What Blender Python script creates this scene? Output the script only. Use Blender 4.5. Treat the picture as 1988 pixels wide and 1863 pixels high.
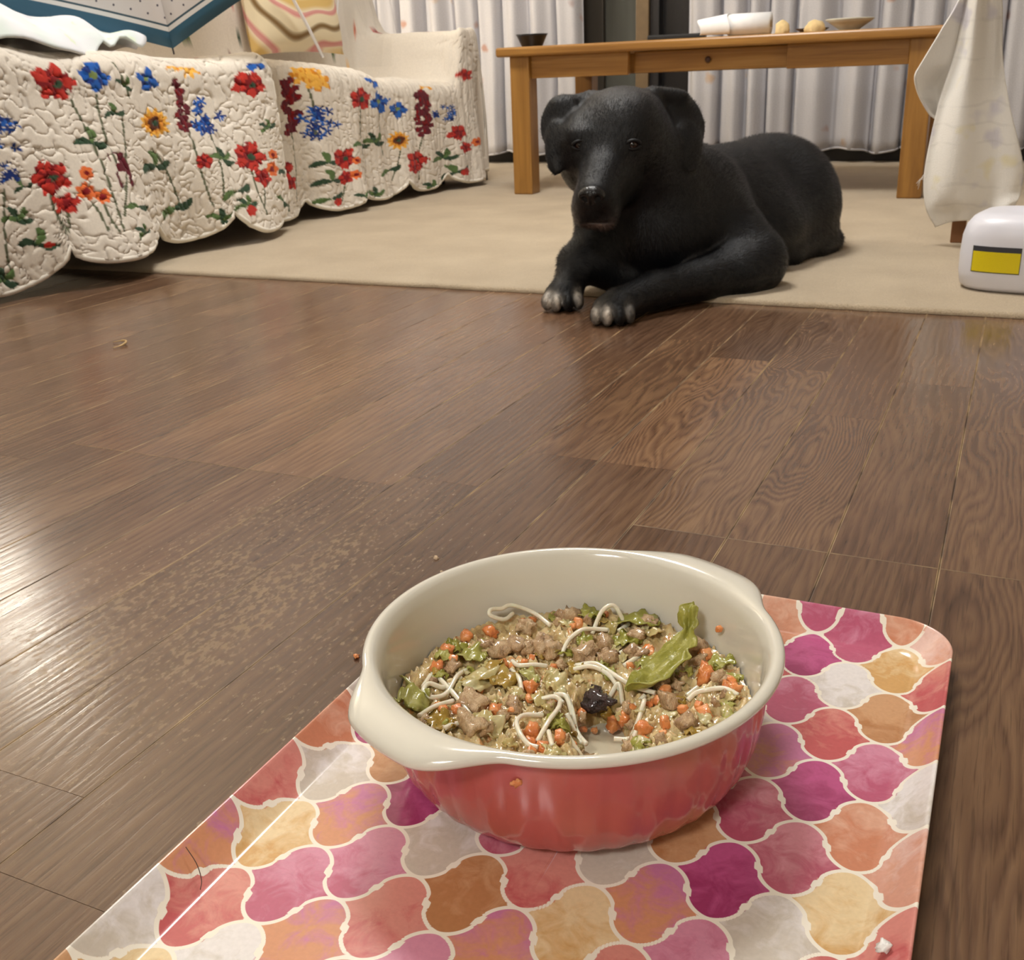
import bpy, bmesh, math, random
import numpy as np
from mathutils import Vector, Matrix

for o in list(bpy.data.objects):
    bpy.data.objects.remove(o)
scene = bpy.context.scene
COL = scene.collection
R_ = math.radians
rnd = random.Random(7)
rng = np.random.default_rng(7)

# ------------------------------------------------------------------ camera
# room axes: +X to the right along the window wall, +Y towards the window wall, Z up (metres)
YAW, PITCH, ROLL = R_(25.7), R_(21.27), R_(-2.35)
cam = bpy.data.cameras.new('camera')
cam.sensor_fit = 'HORIZONTAL'
cam.sensor_width = 36.0
cam.lens = 2030.0 / 1988.0 * 36.0
cam.clip_start = 0.02
cam.dof.use_dof = True
cam.dof.focus_distance = 0.52
cam.dof.aperture_fstop = 40.0
camo = bpy.data.objects.new('camera', cam)
COL.objects.link(camo)
fw = Vector((-math.sin(YAW) * math.cos(PITCH), math.cos(YAW) * math.cos(PITCH), -math.sin(PITCH)))
r0 = Vector((math.cos(YAW), math.sin(YAW), 0))
u0 = r0.cross(fw)
rr = r0 * math.cos(ROLL) + u0 * math.sin(ROLL)
uu = u0 * math.cos(ROLL) - r0 * math.sin(ROLL)
mw = Matrix((rr, uu, -fw)).transposed().to_4x4()
mw.translation = Vector((0, 0, 0.34))
camo.matrix_world = mw
scene.camera = camo

# ------------------------------------------------------------------ world, lights, exposure
scene.view_settings.view_transform = 'Standard'
scene.view_settings.look = 'None'
scene.view_settings.gamma = 1.0
scene.view_settings.use_curve_mapping = False
scene.view_settings.exposure = 0.48
world = bpy.data.worlds.new('night')
scene.world = world
world.use_nodes = True
world.node_tree.nodes['Background'].inputs[0].default_value = (0.012, 0.016, 0.025, 1)
world.node_tree.nodes['Background'].inputs[1].default_value = 1.0

def area_lamp(name, loc, size, power, col):
    l = bpy.data.lights.new(name, 'AREA')
    l.shape = 'DISK'; l.size = size; l.energy = power; l.color = col
    o = bpy.data.objects.new(name, l)
    o.location = loc
    COL.objects.link(o)
    return o
LAMPS = [((-0.95, 1.80, 2.36), 0.62, 32.0, (1.0, 0.985, 0.955)),
         ((-0.35, -1.85, 2.36), 0.62, 36.0, (1.0, 0.985, 0.955))]
for i, (lo, si, pw, co) in enumerate(LAMPS):
    area_lamp('ceiling_lamp_light', (lo[0], lo[1], lo[2] - 0.06), si, pw, co)
PENDANT = ((-3.0, 2.34, 1.23), 0.26, 30.0, (1.0, 0.92, 0.78))

# ------------------------------------------------------------------ helpers
def lin(r, g, b):
    f = lambda c: (c / 255 / 12.92) if c / 255 <= 0.04045 else ((c / 255 + 0.055) / 1.055) ** 2.4
    return (f(r), f(g), f(b), 1.0)

def tag(o, label=None, cat=None, group=None, kind=None):
    if label: o['label'] = label
    if cat: o['category'] = cat
    if group: o['group'] = group
    if kind: o['kind'] = kind
    return o

def link(name, me, mat=None, parent=None):
    o = bpy.data.objects.new(name, me)
    COL.objects.link(o)
    if mat is not None and len(me.materials) == 0:
        for m in (mat if isinstance(mat, (list, tuple)) else [mat]):
            me.materials.append(m)
    if parent is not None:
        o.parent = parent
    return o

def empty(name, loc=(0, 0, 0), rz=0.0):
    o = bpy.data.objects.new(name, None)
    o.empty_display_size = 0.05
    o.location = loc; o.rotation_euler = (0, 0, rz)
    COL.objects.link(o)
    return o

def mesh(name, verts, faces, mat=None, parent=None, smooth=True, cols=None, floats=None, mats=None):
    me = bpy.data.meshes.new(name)
    verts = np.asarray(verts, dtype=np.float32)
    if isinstance(faces, np.ndarray) and faces.ndim == 2:
        nf, k = faces.shape
        me.vertices.add(len(verts)); me.vertices.foreach_set('co', verts.ravel())
        me.loops.add(nf * k); me.loops.foreach_set('vertex_index', faces.astype(np.int32).ravel())
        me.polygons.add(nf)
        me.polygons.foreach_set('loop_start', np.arange(0, nf * k, k, dtype=np.int32))
        me.update(calc_edges=True); me.validate()
    else:
        me.from_pydata([tuple(map(float, v)) for v in verts], [], [tuple(map(int, f)) for f in faces])
        me.update()
    if cols:
        for n, a in cols.items():
            at = me.color_attributes.new(n, 'FLOAT_COLOR', 'POINT')
            a = np.asarray(a, np.float32)
            if a.shape[1] == 3: a = np.c_[a, np.ones(len(a), np.float32)]
            at.data.foreach_set('color', a.ravel().astype(np.float32))
    if floats:
        for n, a in floats.items():
            at = me.attributes.new(n, 'FLOAT', 'POINT')
            at.data.foreach_set('value', np.asarray(a, np.float32))
    if smooth:
        me.polygons.foreach_set('use_smooth', np.ones(len(me.polygons), dtype=bool))
    if mats is not None:
        me.polygons.foreach_set('material_index', np.asarray(mats, np.int32))
    return link(name, me, mat, parent)

def grid_faces(n, m, wrap_n=False, wrap_m=False):
    i = np.arange(n if wrap_n else n - 1); j = np.arange(m if wrap_m else m - 1)
    I, J = np.meshgrid(i, j, indexing='ij')
    I2 = (I + 1) % n; J2 = (J + 1) % m
    return np.stack([I * m + J, I2 * m + J, I2 * m + J2, I * m + J2], -1).reshape(-1, 4)

def box_bm(bm, lo, hi, bev=0.0, seg=2):
    r = bmesh.ops.create_cube(bm, size=1.0)
    vs = r['verts']
    for v in vs:
        v.co = Vector([lo[i] + (v.co[i] + 0.5) * (hi[i] - lo[i]) for i in range(3)])
    if bev > 0:
        es = list({e for v in vs for e in v.link_edges})
        bmesh.ops.bevel(bm, geom=es, offset=bev, segments=seg, profile=0.6, affect='EDGES')

def box(name, lo, hi, mat, parent=None, bev=0.0, seg=2, smooth=False):
    me = bpy.data.meshes.new(name)
    bm = bmesh.new(); box_bm(bm, lo, hi, bev, seg); bm.to_mesh(me); bm.free()
    if smooth:
        for p in me.polygons: p.use_smooth = True
    return link(name, me, mat, parent)

def boxes(name, lst, mat, parent=None, bev=0.0):
    me = bpy.data.meshes.new(name)
    bm = bmesh.new()
    for lo, hi in lst: box_bm(bm, lo, hi, bev)
    bm.to_mesh(me); bm.free()
    return link(name, me, mat, parent)

def catmull(pts, n):
    p = np.asarray(pts, float)
    if len(p) == 2:
        t = np.linspace(0, 1, n)[:, None]
        return p[0] * (1 - t) + p[1] * t
    q = np.vstack([2 * p[0] - p[1], p, 2 * p[-1] - p[-2]])
    out = []
    for s in np.linspace(0, len(p) - 1 - 1e-6, n):
        i = int(s); t = s - i
        a, b, c, d = q[i], q[i + 1], q[i + 2], q[i + 3]
        out.append(0.5 * ((2 * b) + (c - a) * t + (2 * a - 5 * b + 4 * c - d) * t * t + (3 * b - a - 3 * c + d) * t ** 3))
    return np.array(out)

def tube_arrays(pts, rad, k=8):
    p = np.asarray(pts, float); n = len(p)
    rad = np.full(n, rad) if np.isscalar(rad) else np.asarray(rad)
    t = np.gradient(p, axis=0); t /= np.linalg.norm(t, axis=1)[:, None] + 1e-12
    a = np.array([0, 0, 1.0]) if abs(t[0][2]) < 0.9 else np.array([1.0, 0, 0])
    nn = []
    prev = np.cross(t[0], a); prev /= np.linalg.norm(prev)
    for i in range(n):
        v = prev - t[i] * (prev @ t[i]); v /= np.linalg.norm(v) + 1e-12
        nn.append(v); prev = v
    nn = np.array(nn); bb = np.cross(t, nn)
    an = np.linspace(0, 2 * np.pi, k, endpoint=False)
    V = p[:, None] + rad[:, None, None] * (np.cos(an)[None, :, None] * nn[:, None] + np.sin(an)[None, :, None] * bb[:, None])
    V = V.reshape(-1, 3)
    F = [tuple(f) for f in grid_faces(n, k, wrap_m=True)]
    c0 = len(V); V = np.vstack([V, p[0], p[-1]])
    for j in range(k):
        F.append((c0, j, (j + 1) % k)); b = (n - 1) * k
        F.append((c0 + 1, b + (j + 1) % k, b + j))
    return V, F

def tube(name, pts, rad, mat, parent=None, k=8):
    V, F = tube_arrays(pts, rad, k)
    return mesh(name, V, F, mat, parent)

def lathe(name, prof, mat, parent=None, k=48, loc=(0, 0, 0)):
    pr = np.asarray(prof, float); an = np.linspace(0, 2 * np.pi, k, endpoint=False)
    V = np.stack([pr[:, None, 0] * np.cos(an), pr[:, None, 0] * np.sin(an), np.repeat(pr[:, 1:2], k, 1)], -1).reshape(-1, 3) + np.array(loc)
    return mesh(name, V, grid_faces(len(pr), k, wrap_m=True), mat, parent)

# smooth value noise in numpy
_perm = rng.permutation(4096)
_val = rng.random(4096).astype(np.float32)
def vnoise(*c):
    c = [np.asarray(x, np.float64) for x in c]
    ii = [np.floor(x).astype(np.int64) for x in c]
    ff = [x - i for x, i in zip(c, ii)]
    ff = [f * f * f * (f * (f * 6 - 15) + 10) for f in ff]
    n = len(c); out = 0
    for m in range(1 << n):
        h = np.zeros(np.broadcast(*c).shape, np.int64) if n > 1 else np.zeros(c[0].shape, np.int64)
        w = 1.0
        for d in range(n):
            b = (m >> d) & 1
            h = _perm[(h + ii[d] + b) & 4095]
            w = w * (ff[d] if b else 1 - ff[d])
        out = out + w * _val[h]
    return out * 2 - 1

def sstep(a, b, x):
    t = np.clip((x - a) / (b - a), 0, 1)
    return t * t * (3 - 2 * t)

# ------------------------------------------------------------------ node helpers
class NT:
    def __init__(self, name, **kw):
        self.m = bpy.data.materials.new(name); self.m.use_nodes = True
        self.t = self.m.node_tree
        self.b = self.t.nodes['Principled BSDF']
        self.out = self.t.nodes['Material Output']
        self.set(self.b, **kw)
    def sock(self, node, k):
        if isinstance(k, int): return node.inputs[k]
        return node.inputs[k.replace('_', ' ')]
    def set(self, node, **kw):
        for k, v in kw.items():
            s = node.inputs[k.replace('_', ' ')] if k.replace('_', ' ') in node.inputs else None
            if s is None:
                setattr(node, k, v); continue
            self.put(s, v)
    def put(self, s, v):
        if isinstance(v, bpy.types.NodeSocket): self.t.links.new(v, s)
        else:
            if s.type == 'RGBA' and len(v) == 3: v = (*v, 1)
            s.default_value = v
    def n(self, typ, *args, **kw):
        nd = self.t.nodes.new('ShaderNode' + typ)
        for k, v in list(kw.items()):
            if hasattr(nd, k) and k.replace('_', ' ') not in nd.inputs:
                setattr(nd, k, v); kw.pop(k)
        for i, v in enumerate(args):
            if v is not None: self.put(nd.inputs[i], v)
        for k, v in kw.items():
            self.put(nd.inputs[k.replace('_', ' ')], v)
        return nd
    def math(self, op, a, b=None, c=None, clamp=False):
        nd = self.t.nodes.new('ShaderNodeMath'); nd.operation = op; nd.use_clamp = clamp
        for i, v in enumerate((a, b, c)):
            if v is not None: self.put(nd.inputs[i], v)
        return nd.outputs[0]
    def mix(self, f, a, b, typ='MIX'):
        nd = self.t.nodes.new('ShaderNodeMix'); nd.data_type = 'RGBA'; nd.blend_type = typ
        self.put(nd.inputs[0], f); self.put(nd.inputs[6], a); self.put(nd.inputs[7], b)
        return nd.outputs[2]
    def ramp(self, f, stops):
        nd = self.t.nodes.new('ShaderNodeValToRGB')
        el = nd.color_ramp.elements
        while len(el) < len(stops): el.new(0.5)
        for e, (p, c) in zip(el, stops):
            e.position = p; e.color = c if len(c) == 4 else (*c, 1)
        self.put(nd.inputs[0], f)
        return nd.outputs[0]
    def range(self, v, a, b, c=0.0, d=1.0):
        nd = self.t.nodes.new('ShaderNodeMapRange'); nd.clamp = True
        for i, x in enumerate((v, a, b, c, d)): self.put(nd.inputs[i], x)
        return nd.outputs[0]
    def coord(self, what='Object', scale=(1, 1, 1), rot=(0, 0, 0), loc=(0, 0, 0)):
        if what == 'Position': s = self.t.nodes.new('ShaderNodeNewGeometry').outputs['Position']
        else: s = self.t.nodes.new('ShaderNodeTexCoord').outputs[what]
        mp = self.t.nodes.new('ShaderNodeMapping')
        mp.inputs['Scale'].default_value = scale; mp.inputs['Rotation'].default_value = rot; mp.inputs['Location'].default_value = loc
        self.t.links.new(s, mp.inputs[0])
        return mp.outputs[0]
    def noise(self, vec, scale=5.0, detail=3.0, rough=0.5, dist=0.0):
        nd = self.n('TexNoise', Vector=vec, Scale=scale, Detail=detail, Roughness=rough, Distortion=dist)
        return nd.outputs['Fac']
    def attr(self, name, typ='GEOMETRY'):
        nd = self.t.nodes.new('ShaderNodeAttribute'); nd.attribute_name = name; nd.attribute_type = typ
        return nd
    def bump(self, h, strength=0.3, dist=0.002):
        nd = self.n('Bump', Strength=strength, Distance=dist, Height=h)
        self.t.links.new(nd.outputs[0], self.b.inputs['Normal'])
        return nd.outputs[0]

def plain(name, col, rough=0.5, spec=0.5, noise=0.0, scale=30.0, **kw):
    t = NT(name, Base_Color=col, Roughness=rough, **kw)
    t.b.inputs['Specular IOR Level'].default_value = spec
    if noise:
        f = t.noise(t.coord('Object'), scale, 4.0)
        dk = tuple(c * (1 - noise) for c in col[:3]); lt = tuple(min(1, c * (1 + noise)) for c in col[:3])
        t.put(t.b.inputs['Base Color'], t.ramp(f, [(0.3, dk), (0.7, lt)]))
    return t.m

# ================================================================== SETTING: room shell
M_wall = plain('wall_paper', lin(214, 206, 192), 0.85, 0.3, 0.04, 60)
M_ceil = plain('ceiling_paper', lin(226, 222, 212), 0.9, 0.2, 0.02, 40)
M_dark = plain('dark_aluminium', lin(30, 28, 30), 0.35, 0.5)
X0, X1, Y0, Y1, ZC = -3.7, 2.1, -2.3, 4.02, 2.42
# back wall with a wide window opening
wx0, wx1, wz0, wz1 = -2.75, 0.9, 0.055, 2.0
def struct(o, label=None):
    o['kind'] = 'structure'
    if label: o['label'] = label
    return o
struct(boxes('wall_back', [((X0, Y1, 0), (wx0, Y1 + .12, ZC)), ((wx1, Y1, 0), (X1, Y1 + .12, ZC)),
                           ((wx0, Y1, wz1), (wx1, Y1 + .12, ZC)), ((wx0, Y1, 0), (wx1, Y1 + .12, wz0))], M_wall))
struct(box('wall_left', (X0 - .12, Y0, 0), (X0, Y1 + .12, ZC), M_wall))
struct(box('wall_right', (X1, Y0, 0), (X1 + .12, Y1 + .12, ZC), M_wall))
struct(box('wall_front', (X0, Y0 - .12, 0), (X1, Y0, ZC), M_wall))
struct(box('ceiling', (X0 - .12, Y0 - .12, ZC), (X1 + .12, Y1 + .12, ZC + .1), M_ceil))

# window: frame, three stiles, panes
win = empty('window_1', (0, 0, 0)); win['kind'] = 'structure'
win['label'] = 'dark sliding window behind the lace curtains'
t = NT('painted_reflection_pane', Base_Color=lin(74, 74, 68), Roughness=0.28)
f = t.noise(t.coord('Object', (14, 1, 1.2)), 1.0, 2.0)
t.put(t.b.inputs['Base Color'], t.ramp(f, [(0.3, lin(56, 54, 48)), (0.7, lin(88, 90, 84))]))  # lighter grey is the room's reflection in the glass, painted as base colour
M_pane = t.m
M_pane2 = plain('night_pane', lin(30, 29, 30), 0.25, 0.5)
M_stile = plain('brown_stile', lin(112, 92, 66), 0.45, 0.4, 0.1, 30)
M_stile2 = plain('olive_stile', lin(56, 50, 42), 0.45, 0.4)
boxes('window_frame', [((wx0, 3.98, wz0), (wx1, 4.06, wz0 + .05)), ((wx0, 3.98, wz1 - .06), (wx1, 4.06, wz1)),
                       ((wx0, 3.98, wz0), (wx0 + .05, 4.06, wz1)), ((wx1 - .05, 3.98, wz0), (wx1, 4.06, wz1))], M_dark, win)
box('stile', (-1.545, 3.985, wz0 + .05), (-1.465, 4.035, wz1 - .06), M_stile2, win, .004)
box('stile', (-1.335, 3.97, wz0 + .05), (-1.285, 4.03, wz1 - .06), M_stile, win, .004)
box('stile', (-1.285, 3.985, wz0 + .05), (-1.25, 4.035, wz1 - .06), M_dark, win, .003)
box('pane', (wx0 + .05, 4.01, wz0 + .05), (-1.545, 4.018, wz1 - .06), M_pane2, win)
box('pane', (-1.465, 4.01, wz0 + .05), (-1.335, 4.018, wz1 - .06), M_pane, win)
box('pane', (-1.25, 4.03, wz0 + .05), (wx1 - .05, 4.038, wz1 - .06), M_pane2, win)
struct(box('trim_1', (wx0 - .1, 3.93, 0.0), (wx1 + .1, 4.02, 0.062), M_dark, None, .004), 'black sill track along the floor under the window')

# ================================================================== FLOOR: boards of four strips, every strip a plank
def wood_floor():
    t = NT('dark_oak_plank')
    seed = t.attr('seed', 'OBJECT').outputs['Fac']
    tint = t.attr('tint', 'OBJECT').outputs['Fac']
    fig = t.attr('figure', 'OBJECT').outputs['Fac']
    obj = t.t.nodes.new('ShaderNodeTexCoord').outputs['Object']
    off = t.n('CombineXYZ', t.math('MULTIPLY', seed, 3.7), t.math('MULTIPLY', seed, 11.3), seed).outputs[0]
    p = t.n('VectorMath', obj, off, operation='ADD').outputs[0]
    # growth-ring coordinate: straight on plain planks, arched on figured ones
    st = t.n('VectorMath', p, (13.0, 2.6, 1.0), operation='MULTIPLY').outputs[0]
    warp = t.noise(st, 1.0, 2.0, 0.5)
    sp = t.n('SeparateXYZ', p).outputs
    ring = t.math('ADD', t.math('MULTIPLY', sp[0], 120.0), t.math('MULTIPLY', warp, t.math('ADD', 5.0, t.math('MULTIPLY', fig, 26.0))))
    fine = t.noise(t.n('VectorMath', p, (170.0, 14.0, 1.0), operation='MULTIPLY').outputs[0], 1.0, 3.0, 0.6)
    ring = t.math('ADD', ring, t.math('MULTIPLY', fine, 1.1))
    band = t.math('FRACT', ring)
    band = t.math('ABSOLUTE', t.math('SUBTRACT', t.math('MULTIPLY', band, 2.0), 1.0))
    pores = t.noise(t.n('VectorMath', p, (620.0, 22.0, 1.0), operation='MULTIPLY').outputs[0], 1.0, 2.0, 0.6)
    blot = t.noise(t.n('VectorMath', p, (9.0, 3.0, 1.0), operation='MULTIPLY').outputs[0], 1.0, 3.0, 0.55)
    g = t.math('ADD', t.math('MULTIPLY', band, t.math('ADD', 0.12, t.math('MULTIPLY', fig, 0.14))), t.math('MULTIPLY', fine, 0.34))
    g = t.math('ADD', g, t.math('ADD', t.math('MULTIPLY', blot, 0.5), 0.06))
    col = t.ramp(g, [(0.32, lin(68, 48, 36)), (0.52, lin(94, 69, 52)), (0.68, lin(112, 85, 63)), (0.85, lin(126, 98, 73))])
    dark = t.range(pores, 0.34, 0.46, 0.74, 1.0)
    col = t.mix(1.0, col, t.n('CombineXYZ', dark, dark, dark).outputs[0], 'MULTIPLY')
    tv = t.math('ADD', 0.76, t.math('MULTIPLY', tint, 0.92))
    col = t.mix(1.0, col, t.n('CombineXYZ', tv, t.math('MULTIPLY', tv, 1.0), t.math('MULTIPLY', tv, 1.0)).outputs[0], 'MULTIPLY')
    # scuffed varnish: pale worn flecks in a patch beside the tray
    pos = t.t.nodes.new('ShaderNodeNewGeometry').outputs['Position']
    dd = t.n('VectorMath', t.n('VectorMath', pos, (-0.475, 0.50, 0.0), operation='SUBTRACT').outputs[0], (4.4, 2.5, 0.0), operation='MULTIPLY').outputs[0]
    ln = t.n('VectorMath', dd, operation='LENGTH').outputs['Value']
    zone = t.range(ln, 0.25, 1.25, 1.0, 0.0)
    wn = t.noise(t.n('VectorMath', pos, (260.0, 120.0, 1.0), operation='MULTIPLY').outputs[0], 1.0, 4.0, 0.62)
    wn2 = t.noise(t.n('VectorMath', pos, (26.0, 16.0, 1.0), operation='MULTIPLY').outputs[0], 1.0, 2.0, 0.5)
    thr = t.math('SUBTRACT', 0.80, t.math('MULTIPLY', zone, 0.31))
    thr = t.math('SUBTRACT', thr, t.math('MULTIPLY', t.math('SUBTRACT', wn2, 0.5), 0.32))
    wear = t.range(wn, thr, t.math('ADD', thr, 0.13), 0.0, 1.0)
    wear = t.math('MULTIPLY', wear, t.math('ADD', 0.45, t.math('MULTIPLY', t.math('FRACT', t.math('MULTIPLY', seed, 7.3)), 0.65)))
    wear = t.math('MULTIPLY', wear, t.range(ln, 1.3, 2.4, 0.60, 0.18))
    col = t.mix(wear, col, lin(146, 121, 86))
    t.put(t.b.inputs['Base Color'], col)
    rg = t.math('ADD', t.range(fine, 0.3, 0.7, 0.17, 0.27), t.math('MULTIPLY', wear, 0.2))
    t.put(t.b.inputs['Roughness'], rg)
    t.b.inputs['Specular IOR Level'].default_value = 0.5
    hh = t.math('ADD', t.math('MULTIPLY', fine, 0.7), t.math('ADD', t.math('MULTIPLY', band, 0.35), t.math('MULTIPLY', pores, 0.25)))
    t.bump(hh, 0.34, 0.0006)
    return t.m
M_floor = wood_floor()
t = NT('worn_plank_edge', Roughness=0.6)
f = t.noise(t.coord('Position', (30, 22, 1)), 1.0, 3.0)
t.put(t.b.inputs['Base Color'], t.ramp(f, [(0.36, lin(80, 59, 43)), (0.66, lin(158, 131, 93))]))
M_edge = t.m
M_sub = plain('subfloor', lin(40, 28, 20), 0.8, 0.2)
floor = struct(box('floor', (X0 - .12, Y0 - .12, -0.06), (X1 + .12, Y1 + .12, -0.009), M_sub), 'dark brown wooden strip floor')

SW = 0.0763
def plank(u1, v0, v1, tint, fig, seed, ends=(False, False)):
    """strip with right edge u1, from v0 to v1; chamfered worn edges, recessed joint"""
    g = 0.00015; ch = 0.0009; d = 0.00024
    w = SW / 2 - g; l = (v1 - v0) / 2 - g; z1 = 0.0; z0 = -0.009
    V = []
    for (a, b, z) in ((w, l, z0), (w, l, z1 - d), (w - ch, l, z1)):
        V += [(-a, -b, z), (a, -b, z), (a, b, z), (-a, b, z)]
    for e, (i0, i1, sg) in zip(ends, ((8, 9, 1), (10, 11, -1))):
        if e:
            for q in (i0, i1): V[q] = (V[q][0], V[q][1] + sg * ch * .6, V[q][2])
    if not ends[0]: V[4], V[5] = (V[4][0], V[4][1], 0.0 - d), (V[5][0], V[5][1], 0.0 - d)
    F, MI = [(8, 9, 10, 11)], [0]
    for k in range(4):
        n = (k + 1) % 4
        F.append((4 + k, 4 + n, 8 + n, 8 + k)); MI.append(1 if (k in (1, 3) or ends[k // 2]) else 0)
        F.append((k, n, 4 + n, 4 + k)); MI.append(1)
    o = mesh('plank', V, F, [M_floor, M_edge], floor, smooth=False, mats=MI)
    o.location = (u1 - SW / 2, (v0 + v1) / 2, 0)
    o['tint'] = float(tint); o['seed'] = float(seed); o['figure'] = float(fig)
    return o

prng = random.Random(21)
for k in range(-14, 27):
    u1 = -0.0175 - SW * k
    board = (k - 3) // 4            # board 0: strips 3..6 (u -.247 .. -.55)
    base = 0.73 if board % 2 else -0.18
    cuts = [base + 1.818 * n for n in range(-2, 3)]
    allc = []
    for a, b in zip(cuts[:-1], cuts[1:]):
        allc.append(a)
        off = prng.uniform(0.25, 0.5)
        x = a + off
        while x < b - 0.2:
            allc.append(x); x += prng.uniform(0.36, 0.62)
    allc.append(cuts[-1])
    if k == 3: allc = [c for c in allc if not (0.55 < c < 1.5)] + [0.857, 1.253]
    if k == 5: allc = [c for c in allc if not (0.9 < c < 1.45)] + [1.151]
    if k == 1: allc = [c for c in allc if not (0.85 < c < 1.5)] + [1.06]
    allc = sorted(allc)
    for a, b in zip(allc[:-1], allc[1:]):
        a2, b2 = max(a, -1.25), min(b, 1.72)
        if b2 - a2 < 0.03: continue
        mid = (a + b) / 2
        tint = prng.uniform(0.36, 0.62); fig = prng.choice([0, 0, 0.1, 0.25, 0.6])
        if k in (3,) and 0.85 < mid < 1.26: tint, fig = 0.66, 1.0
        if k == 2 and 0.73 < mid: tint, fig = 0.40, 0.9
        if k == 1 and 0.73 < mid < 1.06: tint, fig = 0.44, 1.0
        if k == 0 and 0.7 < mid: tint, fig = 0.46, 0.15
        if k in (-1, -2) : tint, fig = prng.uniform(0.3, 0.4), 0.5
        if 7 <= k <= 10 and mid > 0.73: tint = prng.uniform(0.60, 0.78)
        if 3 <= k <= 6 and mid < 0.95: tint = prng.uniform(0.26, 0.42)
        if k <= 2 and mid < 0.73: tint = prng.uniform(0.26, 0.38)
        plank(u1, a2, b2, tint, fig, prng.uniform(0, 40), (a in cuts, b in cuts))

# ================================================================== CARPET
t = NT('carpet_pile', Roughness=0.95)
t.b.inputs['Specular IOR Level'].default_value = 0.1
f1 = t.noise(t.coord('Position'), 420.0, 3.0, 0.7); f2 = t.noise(t.coord('Position'), 7.0, 3.0)
f3 = t.math('ADD', t.math('MULTIPLY', f1, 0.6), t.math('MULTIPLY', f2, 0.4))
t.put(t.b.inputs['Base Color'], t.ramp(f3, [(0.3, lin(168, 150, 126)), (0.7, lin(203, 186, 160))]))
t.set(t.b, Sheen_Weight=0.25, Sheen_Roughness=0.5)
t.bump(f1, 0.8, 0.003)
cx = np.linspace(X0 + .02, X1 - .02, 700); cy = np.concatenate([[1.565, 1.5651, 1.568, 1.575], np.linspace(1.6, 3.93, 60)])
CX, CY = np.meshgrid(cx, cy, indexing='ij')
CZ = np.full(CX.shape, 0.0085); CZ[:, 0] = 0.0005; CZ[:, 1] = 0.004; CZ[:, 2] = 0.0075
CY = CY + (vnoise(CX * 60, CX * 0) * 0.0016 + vnoise(CX * 9, CX * 0 + 5) * 0.0016) * (CY < 1.58)
tag(mesh('carpet', np.stack([CX, CY, CZ], -1).reshape(-1, 3), grid_faces(*CX.shape), t.m),
    'beige low pile carpet covering the back half of the floor', 'carpet')

# ================================================================== LAMPS (above and beside the view)
M_opal = NT('opal_cover', Base_Color=(0.9, 0.88, 0.82), Roughness=0.4); M_opal.set(M_opal.b, Emission_Color=(1, .86, .68), Emission_Strength=1.5); M_opal = M_opal.m
M_white = plain('white_plastic', lin(232, 230, 226), 0.4, 0.5)
for i, (lo, si, pw, co) in enumerate(LAMPS):
    e = empty('ceiling_lamp', (lo[0], lo[1], 0))
    lathe('opal_ring', [(0.335, 2.415), (0.35, 2.36), (0.335, 2.33), (0.322, 2.318)], M_opal, e, 48)
    lathe('base_plate', [(0.335, 2.419), (0.001, 2.419), (0.001, 2.41), (0.335, 2.41), (0.335, 2.419)], M_white, e, 48)
    tag(e, ['round opal ceiling lamp above the carpet', 'round opal ceiling lamp behind the viewer'][i], 'ceiling lamp')
e = empty('pendant_lamp', (PENDANT[0][0], PENDANT[0][1], 0))
m = NT('paper_shade'); m.b.inputs['Base Color'].default_value = (.9, .85, .75, 1)
m.set(m.b, Emission_Color=PENDANT[3], Emission_Strength=PENDANT[2], Roughness=.8)
a = np.linspace(-np.pi / 2 + .12, np.pi / 2 - .12, 25)
lathe('paper_globe', [(PENDANT[1] * math.cos(x) * (1 + .015 * (i % 2)), PENDANT[0][2] + PENDANT[1] * math.sin(x)) for i, x in enumerate(a)], m.m, e, 40)
tube('cord', [(0, 0, PENDANT[0][2] + PENDANT[1]), (0, 0, 2.0), (0, 0, 2.42)], 0.003, M_white, e)
tag(e, 'glowing paper globe pendant lamp behind the sofa', 'pendant lamp')

# ================================================================== SOFA AND QUILTS
M_sofa = plain('dark_sofa_base', lin(52, 42, 36), 0.7, 0.3, 0.15, 25)
sofa = empty('sofa', (-1.9, 2.0, 0))
def sb(name, lo, hi, bev):
    o = box(name, (lo[0] + 1.9, lo[1] - 2.0, lo[2]), (hi[0] + 1.9, hi[1] - 2.0, hi[2]), M_sofa, sofa, bev, 3); return o
sb('base_frame', (-2.28, 0.92, 0.07), (-1.66, 3.16, 0.2), .01)
sb('seat', (-2.05, 0.95, 0.2), (-1.63, 3.0, 0.285), .03)
sb('backrest', (-2.3, 0.92, 0.2), (-2.05, 3.16, 0.70), .04)
sb('armrest', (-2.25, 3.05, 0.2), (-1.66, 3.16, 0.42), .03)
for x in (-2.24, -1.72):
    for y in (0.98, 3.1):
        sb('leg', (x - .02, y - .02, 0.0085), (x + .02, y + .02, 0.07), .003)
tag(sofa, 'dark based low sofa hidden under the floral quilts', 'sofa')

WHITE = np.array(lin(220, 211, 198)[:3])
PC = {n: np.array(lin(*c)[:3]) for n, c in dict(red=(186, 52, 42), dred=(128, 24, 28), blue=(36, 92, 176), dblue=(28, 50, 116),
      yellow=(236, 178, 76), gold=(214, 138, 44), brown=(92, 46, 26), maroon=(96, 30, 40), orange=(222, 112, 58), green=(88, 112, 66),
      dgreen=(52, 74, 54), stem=(92, 96, 72), olive=(120, 136, 78)).items()}

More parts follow.
